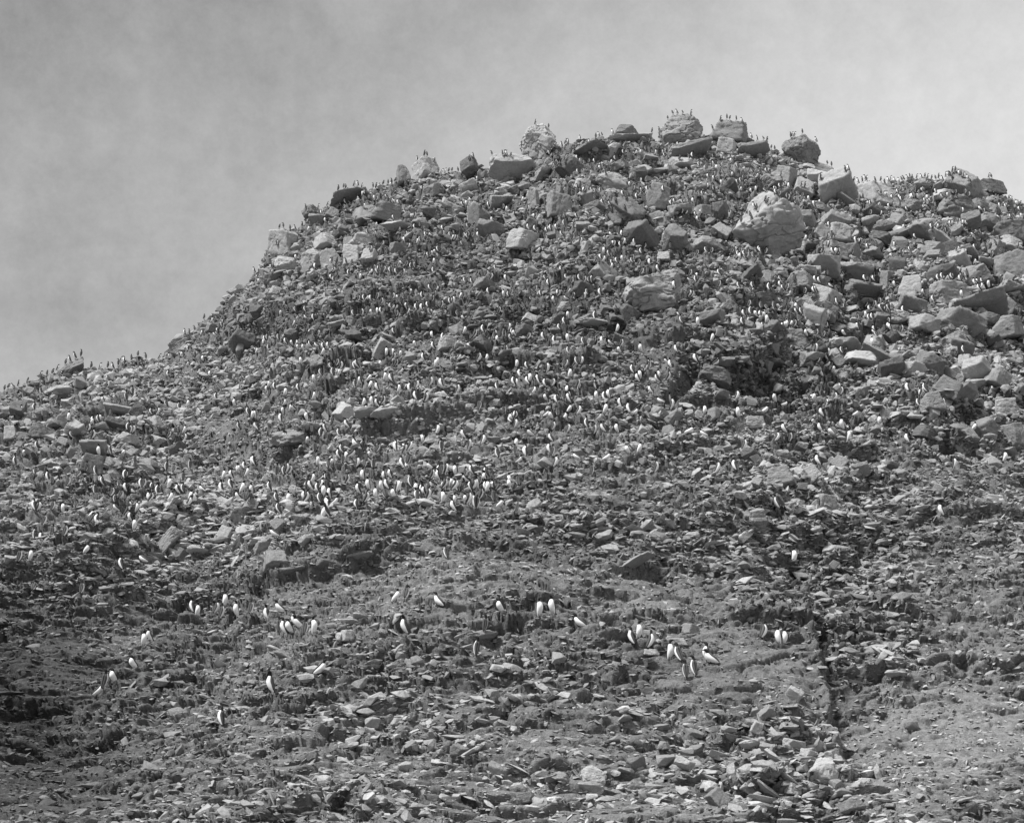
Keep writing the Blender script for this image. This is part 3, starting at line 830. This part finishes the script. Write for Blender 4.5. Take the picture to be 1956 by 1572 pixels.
def to_mesh(name, verts, faces, mats, mi):
    me = bpy.data.meshes.new(name)
    me.from_pydata([tuple(v) for v in verts], [], faces)
    for m_ in mats: me.materials.append(m_)
    me.polygons.foreach_set('material_index', mi)
    me.polygons.foreach_set('use_smooth', [True] * len(faces))
    me.update()
    return me
def murre_parts(pose, simple=False):
    ps_ = POSES[pose]
    segs, res = (12, 22) if not simple else (8, 13)
    v, f, d, t1, _ = loft(ps_['sp'], RAD, WID, segs, 5, ps_['turn'], res)
    mi = []
    for fc in f:
        k = np.mean([i // segs for i in fc]) / (res - 1)
        dd = np.mean([d[i] for i in fc])
        if k < .56 and (dd > -.35) and k > .06: mi.append(0)
        elif k > .54: mi.append(2)
        else: mi.append(1)
    parts = [('body', v, f, mi, [M_WHITE, M_BACK, M_HEAD])]
    sp_ = ps_['sp']
    # wings: a folded blade along each flank, on the back side
    shoulder, tail = np.array(sp_[4]), np.array(sp_[0])
    ax = shoulder - tail; L = np.linalg.norm(ax); ax /= L
    nrm = np.cross([1, 0, 0], ax); nrm = nrm / np.linalg.norm(nrm)
    if nrm[1] < 0 and pose != 'crouched': nrm = -nrm
    if pose == 'crouched' and nrm[2] < 0: nrm = -nrm           # towards the back
    for s in (-1, 1):
        vs_, fs_ = [], []
        rows, cols = 7, 4
        for side_ in (0, 1):
            for a in range(rows):
                ta = a / (rows - 1)
                wdt = .045 * math.sin(math.pi * (0.12 + .86 * ta)) ** .6 * (0.25 + .75 * ta if ta < .7 else 1)
                for b in range(cols):
                    tb = b / (cols - 1)
                    ang = 0.15 + 0.95 * tb
                    k = ta * 4
                    i0 = min(int(k), 3); fr = k - i0
                    rr = (RAD[i0] * (1 - fr) + RAD[i0 + 1] * fr) + .006 + (.006 if side_ else 0)
                    wd_ = (WID[i0] * (1 - fr) + WID[i0 + 1] * fr)
                    base = np.array(sp_[i0]) * (1 - fr) + np.array(sp_[i0 + 1]) * fr
                    an = math.pi / 2 - ang * (0.5 + .5 * min(1, wdt / .04))
                    vs_.append(base + np.array([1, 0, 0]) * s * math.cos(an) * rr * wd_ + nrm * math.sin(an) * rr)
        nn_ = rows * cols
        for a in range(rows - 1):
            for b in range(cols - 1):
                i = a * cols + b
                fs_.append((i, i + 1, i + cols + 1, i + cols)); fs_.append((nn_ + i, nn_ + i + cols, nn_ + i + cols + 1, nn_ + i + 1))
        rim = [a * cols for a in range(rows)] + [(rows - 1) * cols + b for b in range(1, cols)] + [a * cols + cols - 1 for a in range(rows - 2, -1, -1)] + [b for b in range(cols - 2, 0, -1)]
        for i, j in zip(rim, rim[1:] + rim[:1]): fs_.append((i, j, j + nn_, i + nn_))
        parts.append(('wing', np.array(vs_), fs_, [0] * len(fs_), [M_BACK]))
    # bill: a slim four-sided spike from the face
    hd = np.array(sp_[-1]); dirn = hd - np.array(sp_[-2]); dirn = dirn / np.linalg.norm(dirn)
    tip = hd + dirn * .048 + np.array([0, 0, -.006])
    b = [hd + np.array(q) for q in ((.006, 0, 0), (0, 0, .008), (-.006, 0, 0), (0, 0, -.008))]
    mid = [hd + dirn * .026 + np.array(q) for q in ((.004, 0, 0), (0, 0, .006), (-.004, 0, 0), (0, 0, -.006))]
    bv = np.array(b + mid + [tip])
    if ps_['turn']:
        piv = np.array(sp_[5]); an = ps_['turn']; c, s_ = math.cos(an), math.sin(an)
        x, y = bv[:, 0] - piv[0], bv[:, 1] - piv[1]
        bv = np.stack([piv[0] + c * x - s_ * y, piv[1] + s_ * x + c * y, bv[:, 2]], -1)
    bf = [(0, 1, 5, 4), (1, 2, 6, 5), (2, 3, 7, 6), (3, 0, 4, 7), (4, 5, 8), (5, 6, 8), (6, 7, 8), (7, 4, 8), (3, 2, 1, 0)]
    parts.append(('bill', bv, bf, [0] * len(bf), [M_HEAD]))
    # feet: shank and three webbed toes
    fy = sp_[2][1] - .01; top = sp_[1][2] + .03
    for s in (-1, 1):
        x = s * .026
        fv = [(x - .006, fy, top), (x + .006, fy, top), (x, fy + .01, top), (x - .005, fy, .006), (x + .005, fy, .006), (x, fy + .01, .006),
              (x - .026, fy - .05, 0), (x, fy - .062, 0), (x + .026, fy - .05, 0), (x, fy + .014, 0), (x, fy - .01, .010)]
        ff = [(0, 1, 4, 3), (1, 2, 5, 4), (2, 0, 3, 5), (6, 7, 10), (7, 8, 10), (8, 9, 10), (9, 6, 10), (9, 8, 7, 6)]
        parts.append(('foot', np.array(fv), ff, [0] * len(ff), [M_FOOT]))
    return parts
PARTMESH, JOINED = {}, {}
for pose in POSES:
    PARTMESH[pose] = [(n_, to_mesh('murre_' + n_, v, f, ms, mi)) for n_, v, f, mi, ms in murre_parts(pose)]
    allv, allf, allm = [], [], []
    allmats = [M_WHITE, M_BACK, M_HEAD, M_FOOT]
    off = 0
    for n_, v, f, mi, ms in murre_parts(pose, True):
        allv.append(v); allf += [tuple(i + off for i in q) for q in f]; allm += [allmats.index(ms[i]) for i in mi]; off += len(v)
    JOINED[pose] = to_mesh('murre', np.vstack(allv), allf, allmats, allm)

# birds seen in the photograph: zoom origin, then (x, y, kind) in the 3.912x enlargement; kinds
# f white front, s standing side-on, l/r slim side view facing that way, b back view, c crouched
Zm = 3.912
B = []
def addz(x0, y0, txt):
    for q in txt.split():
        k = q[-1]
        a, b = q[:-1].split(',')
        B.append((x0 + float(a) / Zm, y0 + float(b) / Zm, k))
addz(480, 600, """85,250f 120,260l 35,305f 1345,150f 1420,190l 1590,150f 1720,150l 1835,215f 1890,210f 1935,220l 1615,295f 1905,320r 585,350l 630,345f 670,330c 735,350f
 520,390l 790,385l 1085,385r 1045,375b 1185,200r 1280,350l 1700,360r 1755,378f 365,410f 205,430b 600,455l 1120,435c 420,440b 515,450l 1040,495l 1235,530r 1345,505r 1410,550l 880,575f 935,580l
 770,545b 1165,580l 1220,625l 1440,600c 1545,595r 105,610f 135,615b 205,615b 250,610f 465,620f 590,585b 660,480f 230,745f 205,785l 310,740c 405,765f 490,750f 20,775f 35,850l 1000,785l 720,830l
 860,830f 800,865c 1195,765f 525,930f 545,860l 410,1000f 470,1000b 260,1035b 865,1050f 940,1040b 1000,1025b 1060,990l 1150,985c 1140,1020c 1400,890f 1585,930l 1640,960r 1735,960r
 1830,610b 1935,610b 1705,690b 1890,765b 1940,770b 1840,1040b 1125,1115l 800,1115r 850,1120b 905,1155b 710,1150f 680,1150b 570,1160b 285,1180b 180,1240b 80,1110b 10,1110l 1150,1170f
 1330,1195c 1425,1190b 1520,1180f 440,1280l 415,1260b 520,1280r 550,1290b 780,1330b 1340,1290r 1435,1295f 1370,1290b 1525,1280l 1570,1290b 1600,1250b 1665,1280r 1445,1370f 1510,1440l 1235,1350l
 1415,1030b 1645,1470l 1690,1450b 1860,1440c 1010,1270l 1050,1270b 630,1460c 560,1420l 1930,1290f 1710,1290b""")
addz(960, 600, """430,40l 425,105l 675,40l 60,220l 85,150f 195,170r 300,185l 375,210l 485,190f 860,155f 1030,255f 1295,255l 1340,95l 1325,45c 1460,80f 1570,170f 1790,100l 1900,55f 1925,55l
 25,320r 110,380f 120,470l 215,500f 185,520l 260,500l 95,530r 500,440f 575,540f 380,560r 685,565l 700,610f 1010,480l 1100,410b 1440,385l 1400,420l 1250,370l 1115,605l 1245,630f 1185,670c 1275,670r
 1515,715f 1760,660r 1765,790f 1505,910c 1395,880c 940,720l 990,745c 500,700f 460,710f 490,630l 395,690l 360,750f 415,780b 570,750r 450,830r 385,850r 335,810c 105,825r 765,760f 725,775c 695,860r
 760,870l 850,870f 495,860r 205,890c 365,920l 100,965f 150,1010l 95,1020b 335,1020l 375,1020b 550,1060c 780,1090c 935,1070f 1020,1000f 125,1130c 400,1110r 670,1160b 1155,1175r 1610,1140r 1725,1125l
 1815,1025r 55,1290f 120,1270b 40,610b 95,640r 135,630r 230,610r 10,760b 60,780b""")
addz(1456, 600, """15,35f 40,95f 180,135f 220,130f 150,150l 330,155f 415,145r 780,45f 760,65l 1050,115r 830,210f 1500,295l 430,370r 490,430c 530,430f 445,480f 575,550r 600,590r 370,605c 400,650f 95,660f
 170,670c 25,765c 445,745l 490,725r 570,700r 600,840f 705,790c 880,800f 1200,770c 1215,410f 1085,605l 1720,570f 1805,590f 1590,900f 1745,975r 1085,945l 1445,1110r 1825,1070f 660,920f 440,890l
 170,860l 115,965r 220,945r 515,880c 110,1480l 1340,1490l 420,1110l""")
addz(0, 600, """1400,410c 1560,470f 1500,155f 1600,160c 1245,450l 1240,680l 1400,680f 1600,670l 1745,700f 1850,740l 1000,625c 765,650f 820,640c 930,650l 980,590l 895,835l 820,800b 585,850l 1060,930b
 1000,1100b 915,1050f 725,1055f 810,1010l 650,985b 590,930b 540,990b 480,1040b 1230,1160b 1300,1165b 1410,1150b 1670,1205f 1770,1190f 1820,1150l 1885,1110f 1715,1270l 1640,1310l 1500,1330c
 1800,1350f 1870,1320f 1410,1385f 1260,1270f 1290,1340b 1130,1310b 1070,1290b 1035,1300l 930,1290l 880,1290b 700,1310b 610,1305b 640,1130b 700,1150l 580,1190b 510,1250b 340,1260l 380,1290b
 250,1190b 330,1200b 180,1040f 130,1060b 260,1040l 100,1100l 70,1430b 240,1460l 390,1430b 470,1445f 560,1430b 330,1540b 830,1370b 890,1370b 1110,1380l 1360,1230b 1885,780f 1915,850l 1780,850l
 680,1505c""")
addz(0, 950, """635,380f 215,505f 395,260b 480,260b 250,270b 310,300l 1000,230f 875,385l 895,490l 835,350r 1060,525c 600,750b 240,730b 130,520b 1410,780f 1470,860f 1420,870l 1620,820r 1680,790f 1655,860b
 1755,840f 1870,870b 1115,1030f 1070,1075f 985,1235f 840,1340f 770,1385b 740,1465c""")
addz(480, 950, """1460,410b 1075,750f 1155,730b 1380,800c 1140,980l 105,870l 200,850c 205,960b 235,970l 275,970f 320,920l 340,1010c 400,1000b 480,1005f 1740,960b 1855,920f 1670,1120b 130,1420l 520,1300c 170,270c
 555,50l 625,80c""")
addz(960, 950, """285,835f 365,850f 115,930b 570,950c 960,1040l 1030,1050f 1110,1095r 1265,1170f 1325,1170b 1370,1290b 1520,1230l 1430,1270b 1560,1255c""")
addz(1456, 950, "15,1000r 120,1040f 180,1050f 265,555f")
addz(0, 1272, "1630,430l")
NDEEP = len(B)
# on the skyline
addz(960, 200, """1235,75d 1275,68d 1305,75d 1345,72d 1415,75d 345,125d 250,160d 525,165d 575,180d 820,195d 1150,155d 1165,185d 1120,190d 1635,125d 1672,105d 1745,130d 1700,110d 1790,150d 1825,185d 1860,215d
 1900,215d 695,215d 720,210d 740,200d 400,285d 440,290d 480,265d 1570,160d 10,385d 30,385d 60,410d""")
addz(480, 250, """1235,195d 1295,195d 1312,192d 1370,230d 1450,260d 1500,275d 1655,200d 1630,215d 1800,170d 1880,190d 1905,190d 1930,220d 1020,370d 985,390d 830,385d 905,410d 790,415d 770,425d 690,430d 705,455d
 570,535d 505,570d 405,600d 325,680d 290,680d 240,700d 205,740d 80,940d 1075,390d 1045,385d 955,410d 935,430d 200,845d 60,975d 20,1050d 650,470d 1420,245d 1475,265d 1545,290d""")
addz(1456, 200, """215,200d 245,190d 300,190d 230,195d 405,270d 520,385d 485,390d 10,235d 40,255d 95,250d 70,270d 620,500d 640,510d 690,530d 715,540d 745,550d 770,555d 790,560d 845,580d 890,545d 915,540d
 940,545d 965,550d 990,545d 1020,535d 1045,530d 1060,515d 1085,495d 1100,520d 1130,515d 1160,515d 1190,518d 1220,518d 1245,495d 1270,515d 1300,520d 1325,520d 1380,515d 1410,540d 1430,510d 1450,500d
 1470,515d 1490,530d 1515,545d 1540,565d 1560,580d 1700,540d 1720,550d 1850,640d""")
addz(0, 600, """1455,65d 1025,245d 980,275d 1090,270d 915,300d 900,325d 880,345d 805,355d 600,280d 485,355d 518,350d 345,410d 390,430d 430,400d 300,440d 205,505d 140,515d 680,345d 1285,300d 1255,330d
 1370,155d 1525,15d 750,370d 60,545d 25,550d 560,330d 840,350d 1190,320d""")
NSKY = len(B)
# many more among the upper rubble, too small to read one by one
extra = []
for (u0, v0, su, sv, n) in [(1250, 330, 210, 45, 150), (850, 430, 200, 60, 110), (1500, 400, 160, 70, 90), (1780, 430, 120, 60, 110), (1250, 470, 200, 60, 90), (600, 560, 130, 60, 110), (950, 560, 260, 50, 80),
                             (1500, 560, 150, 50, 60), (1780, 560, 120, 60, 60), (450, 640, 80, 40, 50), (120, 800, 90, 60, 30), (200, 900, 110, 60, 30), (620, 880, 170, 60, 15), (700, 380, 60, 20, 50), (1100, 290, 100, 22, 60), (1800, 372, 100, 12, 50), (470, 945, 110, 30, 40), (680, 900, 130, 35, 50), (880, 930, 90, 30, 40), (560, 770, 90, 25, 25), (1060, 790, 90, 50, 30), (700, 700, 160, 25, 30), (1750, 560, 130, 120, 50), (1000, 640, 250, 30, 40)]:
    n = int(n * (1.25 if v0 < 600 else 0.8))
    while n > 0:
        cu, cv = random.gauss(u0, su * .85), random.gauss(v0, sv * .85)
        k = min(n, random.choice((1, 1, 2, 3, 5, 8, 12))); n -= k
        for _ in range(k):
            u, v = cu + random.gauss(0, 4 + k * (2.4 if v0 < 650 else 5.5)), cv + random.gauss(0, 2 + k * (.7 if v0 < 650 else 1.3))
            if 0 < u < 1956 and v > sil(u) - 4 and v < 1000:
                extra.append((u, v, random.choices('fslrbc', (2, 3, 4, 4, 6, 1) if v0 < 650 else (5, 4, 4, 4, 3, 1))[0]))
NX = len(B)
B += extra

down = Vector((0, 0, -1))
def hit(u, v):
    a, b, c = ray(u, v)
    ok, loc, nor, idx, ob, mt = scene.ray_cast(dg, Vector((0, 0, CAM_Z)), Vector((float(a), float(b), float(c))).normalized(), distance=140)
    return (loc, nor) if ok else None
birds = []
for i, (u, v, k) in enumerate(B):
    D0 = float(depth(u, max(v, float(sil(u)) + 1)))
    hpx = 0.42 * F_PX / D0
    fv = v + hpx * (0.36 if i >= NDEEP and k == 'd' else (0.44 if k in 'fslrb' else 0.3))
    h_ = None
    for s in range(24):
        h_ = hit(u, fv + s)
        if h_: break
    if not h_: continue
    loc, nor = h_
    if k == 'd' or nor.z < 0.35:
        # steep face: settle on the ledge above it, a little way in; the small far ones stay off big bare faces
        done = False
        for dy, up in ((.06, .35), (.15, .5), (.3, .8), (.12, .9)):
            ok, l2, n2, *_ = scene.ray_cast(dg, loc + Vector((0, dy, up)), down, distance=1.2)
            if ok and loc.z - 0.08 < l2.z < loc.z + (0.5 if i < NX else 0.62) and (n2.z > .3 or i < NX):
                loc = l2; done = True
                break
        if not done and i >= NX: continue
    kk = k
    if k == 'd': kk = random.choice('bblrsb')
    if kk == 'f': yaw = random.choice((-1, 1)) * random.uniform(15, 60); pose = random.choice(('upright', 'upright', 'turned', 'hunched'))
    elif kk == 's': yaw = random.choice((-1, 1)) * random.uniform(60, 100); pose = 'upright'
    elif kk == 'l': yaw = -random.uniform(92, 128); pose = random.choice(('upright', 'upright', 'turned'))
    elif kk == 'r': yaw = random.uniform(92, 128); pose = random.choice(('upright', 'upright', 'turned'))
    elif kk == 'b': yaw = 180 + random.uniform(-35, 35); pose = random.choice(('upright', 'turned', 'hunched'))
    else: yaw = random.choice((-1, 1)) * random.uniform(50, 110); pose = 'crouched'
    D = loc.y
    birds.append(dict(u=u, v=v, fv=fv, loc=loc.copy(), yaw=yaw, pose=pose, kind=kk, D=D, h=0.42 * F_PX / D, own=i < NDEEP, lean=random.gauss(0, 6), s=random.uniform(.98, 1.16)))
birds.sort(key=lambda b: (not b['own'], b['D']))
OWN = birds[:298]
MASS = birds[298:]
print('BIRDS', len(B), len(birds), len(MASS))
KIND_WORD = {'f': 'white-breasted murre facing the camera', 'l': 'side-on murre with a white stripe', 'r': 'side-on murre with a white stripe', 's': 'side-on murre',
             'b': 'dark-backed murre turned away', 'c': 'crouching murre'}
items = []
protos = {}
for b in OWN:
    mw = Matrix.Translation(b['loc'] - Vector((0, 0, .012))) @ Euler((R(b['lean']), R(b['lean'] * .7), R(b['yaw'])), 'XYZ').to_matrix().to_4x4() @ Matrix.Scale(b['s'], 4)
    if b['h'] >= 20:
        pose = b['pose']
        if pose not in protos:
            root = bpy.data.objects.new('murre', None)
            root.empty_display_size = .1
            kids = []
            for n_, me_ in PARTMESH[pose]:
                c = bpy.data.objects.new(n_, me_); kids.append(c)
            protos[pose] = (root, kids)
        root, kids = protos[pose]
        o = root.copy(); COL.objects.link(o)
        for c0 in kids:
            c = c0.copy(); COL.objects.link(c); c.parent = o
    else:
        o = bpy.data.objects.new('murre', JOINED[b['pose']]); COL.objects.link(o)
    o.name = 'murre'
    o.matrix_world = mw
    tag(o, 'x', 'seabird', 'murres standing on the hill')
    b['o'] = o
    items.append((o, b['u'], b['v'], KIND_WORD[b['kind']]))
rank_labels(items, 'bird')
for r_, ks in protos.values():
    for c in ks: bpy.data.objects.remove(c)
    bpy.data.objects.remove(r_)

lap('birds')
# ------------------------------------------------------------------ instanced masses
def instance_mass(name, pts, rots, scls, idx, meshes, label, tones=None):
    lib = bpy.data.collections.new(name + '_shapes')
    for k, m_ in enumerate(meshes):
        ob = bpy.data.objects.new(f'{name}_shape_{k:03d}', m_)
        lib.objects.link(ob)
    me = bpy.data.meshes.new(name)
    n = len(pts)
    me.vertices.add(n); me.vertices.foreach_set('co', np.asarray(pts, np.float32).ravel())
    a = me.attributes.new('rot', 'FLOAT_VECTOR', 'POINT'); a.data.foreach_set('vector', np.asarray(rots, np.float32).ravel())
    a = me.attributes.new('scl', 'FLOAT_VECTOR', 'POINT'); a.data.foreach_set('vector', np.asarray(scls, np.float32).ravel())
    a = me.attributes.new('idx', 'INT', 'POINT'); a.data.foreach_set('value', np.asarray(idx, np.int32))
    if tones is not None:
        a = me.attributes.new('tone', 'FLOAT', 'POINT'); a.data.foreach_set('value', np.asarray(tones, np.float32))
    o = bpy.data.objects.new(name, me); COL.objects.link(o)
    g = bpy.data.node_groups.new(name, 'GeometryNodeTree')
    g.interface.new_socket('Geometry', in_out='INPUT', socket_type='NodeSocketGeometry')
    g.interface.new_socket('Geometry', in_out='OUTPUT', socket_type='NodeSocketGeometry')
    gi, go = N(g, 'NodeGroupInput'), N(g, 'NodeGroupOutput')
    ip = N(g, 'GeometryNodeInstanceOnPoints')
    ci = N(g, 'GeometryNodeCollectionInfo')
    ci.inputs['Collection'].default_value = lib
    ci.inputs['Separate Children'].default_value = True
    ci.inputs['Reset Children'].default_value = True
    def attr(nm, ty):
        x = N(g, 'GeometryNodeInputNamedAttribute', data_type=ty); x.inputs['Name'].default_value = nm
        return x.outputs['Attribute']
    er = N(g, 'FunctionNodeEulerToRotation')
    L = g.links.new
    L(gi.outputs[0], ip.inputs['Points']); L(ci.outputs[0], ip.inputs['Instance'])
    ip.inputs['Pick Instance'].default_value = True
    L(attr('idx', 'INT'), ip.inputs['Instance Index'])
    L(attr('rot', 'FLOAT_VECTOR'), er.inputs[0]); L(er.outputs[0], ip.inputs['Rotation'])
    L(attr('scl', 'FLOAT_VECTOR'), ip.inputs['Scale'])
    L(ip.outputs[0], go.inputs[0])
    md = o.modifiers.new('scatter', 'NODES'); md.node_group = g
    tag(o, label, kind='stuff')
    return o

poses = list(POSES)
instance_mass('murre_colony', [tuple(b['loc'] + Vector((0, -.03, .03))) for b in MASS],
              [(R(b['lean']), R(b['lean'] * .7), R(b['yaw'])) for b in MASS], [(b['s'],) * 3 for b in MASS], [poses.index(b['pose']) for b in MASS],
              [JOINED[p_] for p_ in poses], 'hundreds of small murres packed among the upper rocks and along the skyline')

# loose stones: hull shapes, flat-lying
SH = []
for k in range(28):
    r_ = np.random.default_rng(5000 + k)
    bm = bmesh.new()
    n = 9 + k % 6
    for _ in range(n):
        d = r_.normal(0, 1, 3); d /= np.linalg.norm(d)
        d *= r_.uniform(.8, 1.05)
        bm.verts.new((d[0], d[1] * .8, d[2] * (.34 if k < 16 else .72)))
    bmesh.ops.convex_hull(bm, input=bm.verts)
    bmesh.ops.delete(bm, geom=[v for v in bm.verts if not v.link_faces], context='VERTS')
    bmesh.ops.bevel(bm, geom=list(bm.edges), offset=.03, segments=1, affect='EDGES')
    m_ = bpy.data.meshes.new('stone')
    bm.to_mesh(m_); bm.free()
    m_.materials.append(M_STONE)
    SH.append(m_)

inr = (us[:-1] > -560) & (us[:-1] < 2560)
cA = np.where(inr)[0]
def corner(A, dr, dc): return A[dr:NT - 1 + dr, :][:, cA + dc]
e1 = np.stack([corner(A, 0, 1) - corner(A, 0, 0) for A in (X, Y, Z)], -1)
e2 = np.stack([corner(A, 1, 0) - corner(A, 0, 0) for A in (X, Y, Z)], -1)
cr_ = np.cross(e1, e2)
area = np.linalg.norm(cr_, axis=-1)
vdir = np.stack([corner(X, 0, 0), corner(Y, 0, 0), corner(Z, 0, 0) - CAM_Z], -1)
vdir /= np.linalg.norm(vdir, axis=-1, keepdims=True)
px2 = corner(PX, 0, 0) ** 2
seen = np.abs((cr_ * vdir).sum(-1)) / px2                   # area as the lens sees it, plus a share of the true area
cellw = seen + 0.38 * area / px2
ru, rv_, rr_ = corner(UU, 0, 0), corner(VV, 0, 0), corner(rough, 0, 0)
def scatter(n, size_lo, size_hi, power, weight, seed):
    r_ = np.random.default_rng(seed)
    w = (cellw * weight(ru, rv_, rr_) * np.where((ru > -60) & (ru < 2016), 1, .65)).ravel()
    cs = np.cumsum(w); pick = np.searchsorted(cs, r_.uniform(0, cs[-1], n))
    ri, ci = pick // len(cA), cA[pick % len(cA)]
    k = n
    a, b = r_.uniform(0, 1, (2, k))
    def bil(A): return (A[ri, ci] * (1 - a) + A[ri, ci + 1] * a) * (1 - b) + (A[ri + 1, ci] * (1 - a) + A[ri + 1, ci + 1] * a) * b
    s = size_lo * (size_hi / size_lo) ** (r_.uniform(0, 1, k) ** power)
    pos = np.stack([bil(X), bil(Y), bil(Z)], -1)
    m = s / 2 * PX[ri, ci]
    scl = np.stack([m * r_.uniform(.85, 1.6, k), m * r_.uniform(.9, 1.5, k), m * r_.uniform(.6, 1.6, k)], -1)
    el = smooth(820, 1040, VV[ri, ci])
    scl[:, 0] *= 1 + .45 * el; scl[:, 2] *= 1 - .25 * el
    rot = np.stack([r_.normal(.12, .28, k), r_.normal(0.03, .24, k), r_.normal(0, .6, k) + (r_.uniform(0, 1, k) < .5) * 3.14], -1)
    steep = r_.uniform(0, 1, k) < .14
    rot[steep, 1] += r_.normal(0, .8, steep.sum())
    pos[:, 2] += scl[:, 2] * .2; pos[:, 1] -= scl[:, 1] * .12
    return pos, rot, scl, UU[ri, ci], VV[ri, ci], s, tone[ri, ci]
def w_all(u, v, r): return np.clip(0.3 + r * .8, 0, 1) * (1 - .5 * smooth(1040, 1180, v))
def w_rough(u, v, r): return np.clip((r - .25) * 1.2, 0, 1) ** 1.3 * (1 - .78 * smooth(1040, 1180, v))
def w_big(u, v, r): return np.clip((r - .55) * 1.8, 0, 1)
sets = [scatter(235000, 3.5, 11, 1.2, w_all, 1), scatter(60000, 8, 19, 1.3, w_rough, 2), scatter(12000, 15, 34, 1.3, w_big, 3)]
P_, R_, S_, U_, V_, Q_, T_ = [np.concatenate([s[k] for s in sets]) for k in range(7)]
# keep the ground clear where a nearer bird stands
keep = np.ones(len(P_), bool)
order = np.argsort(U_); Us = U_[order]
for b in birds:
    bu, bf, bh = b['u'], b['fv'], b['h']
    big = b['own'] or b['kind'] == 'd'
    i0, i1 = np.searchsorted(Us, [bu - bh * .33 - 12, bu + bh * .33 + 12])
    ix = order[i0:i1]
    q = Q_[ix]
    near = (np.abs(U_[ix] - bu) < bh * (.33 if big else .25) + q * .4) & (V_[ix] > bf - bh * .25) & (V_[ix] < bf + 3 + q * .6) & (q > (4 if big else 5.5))
    keep[ix[near]] = False
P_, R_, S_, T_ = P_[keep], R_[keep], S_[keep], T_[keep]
chunk = np.where(Q_[keep] > 14, rng.uniform(0, 1, len(P_)) < .85, rng.uniform(0, 1, len(P_)) < .35)
pickid = np.where(chunk, rng.integers(16, len(SH), len(P_)), rng.integers(0, 16, len(P_)))
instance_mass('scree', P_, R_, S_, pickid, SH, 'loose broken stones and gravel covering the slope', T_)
lap('done')
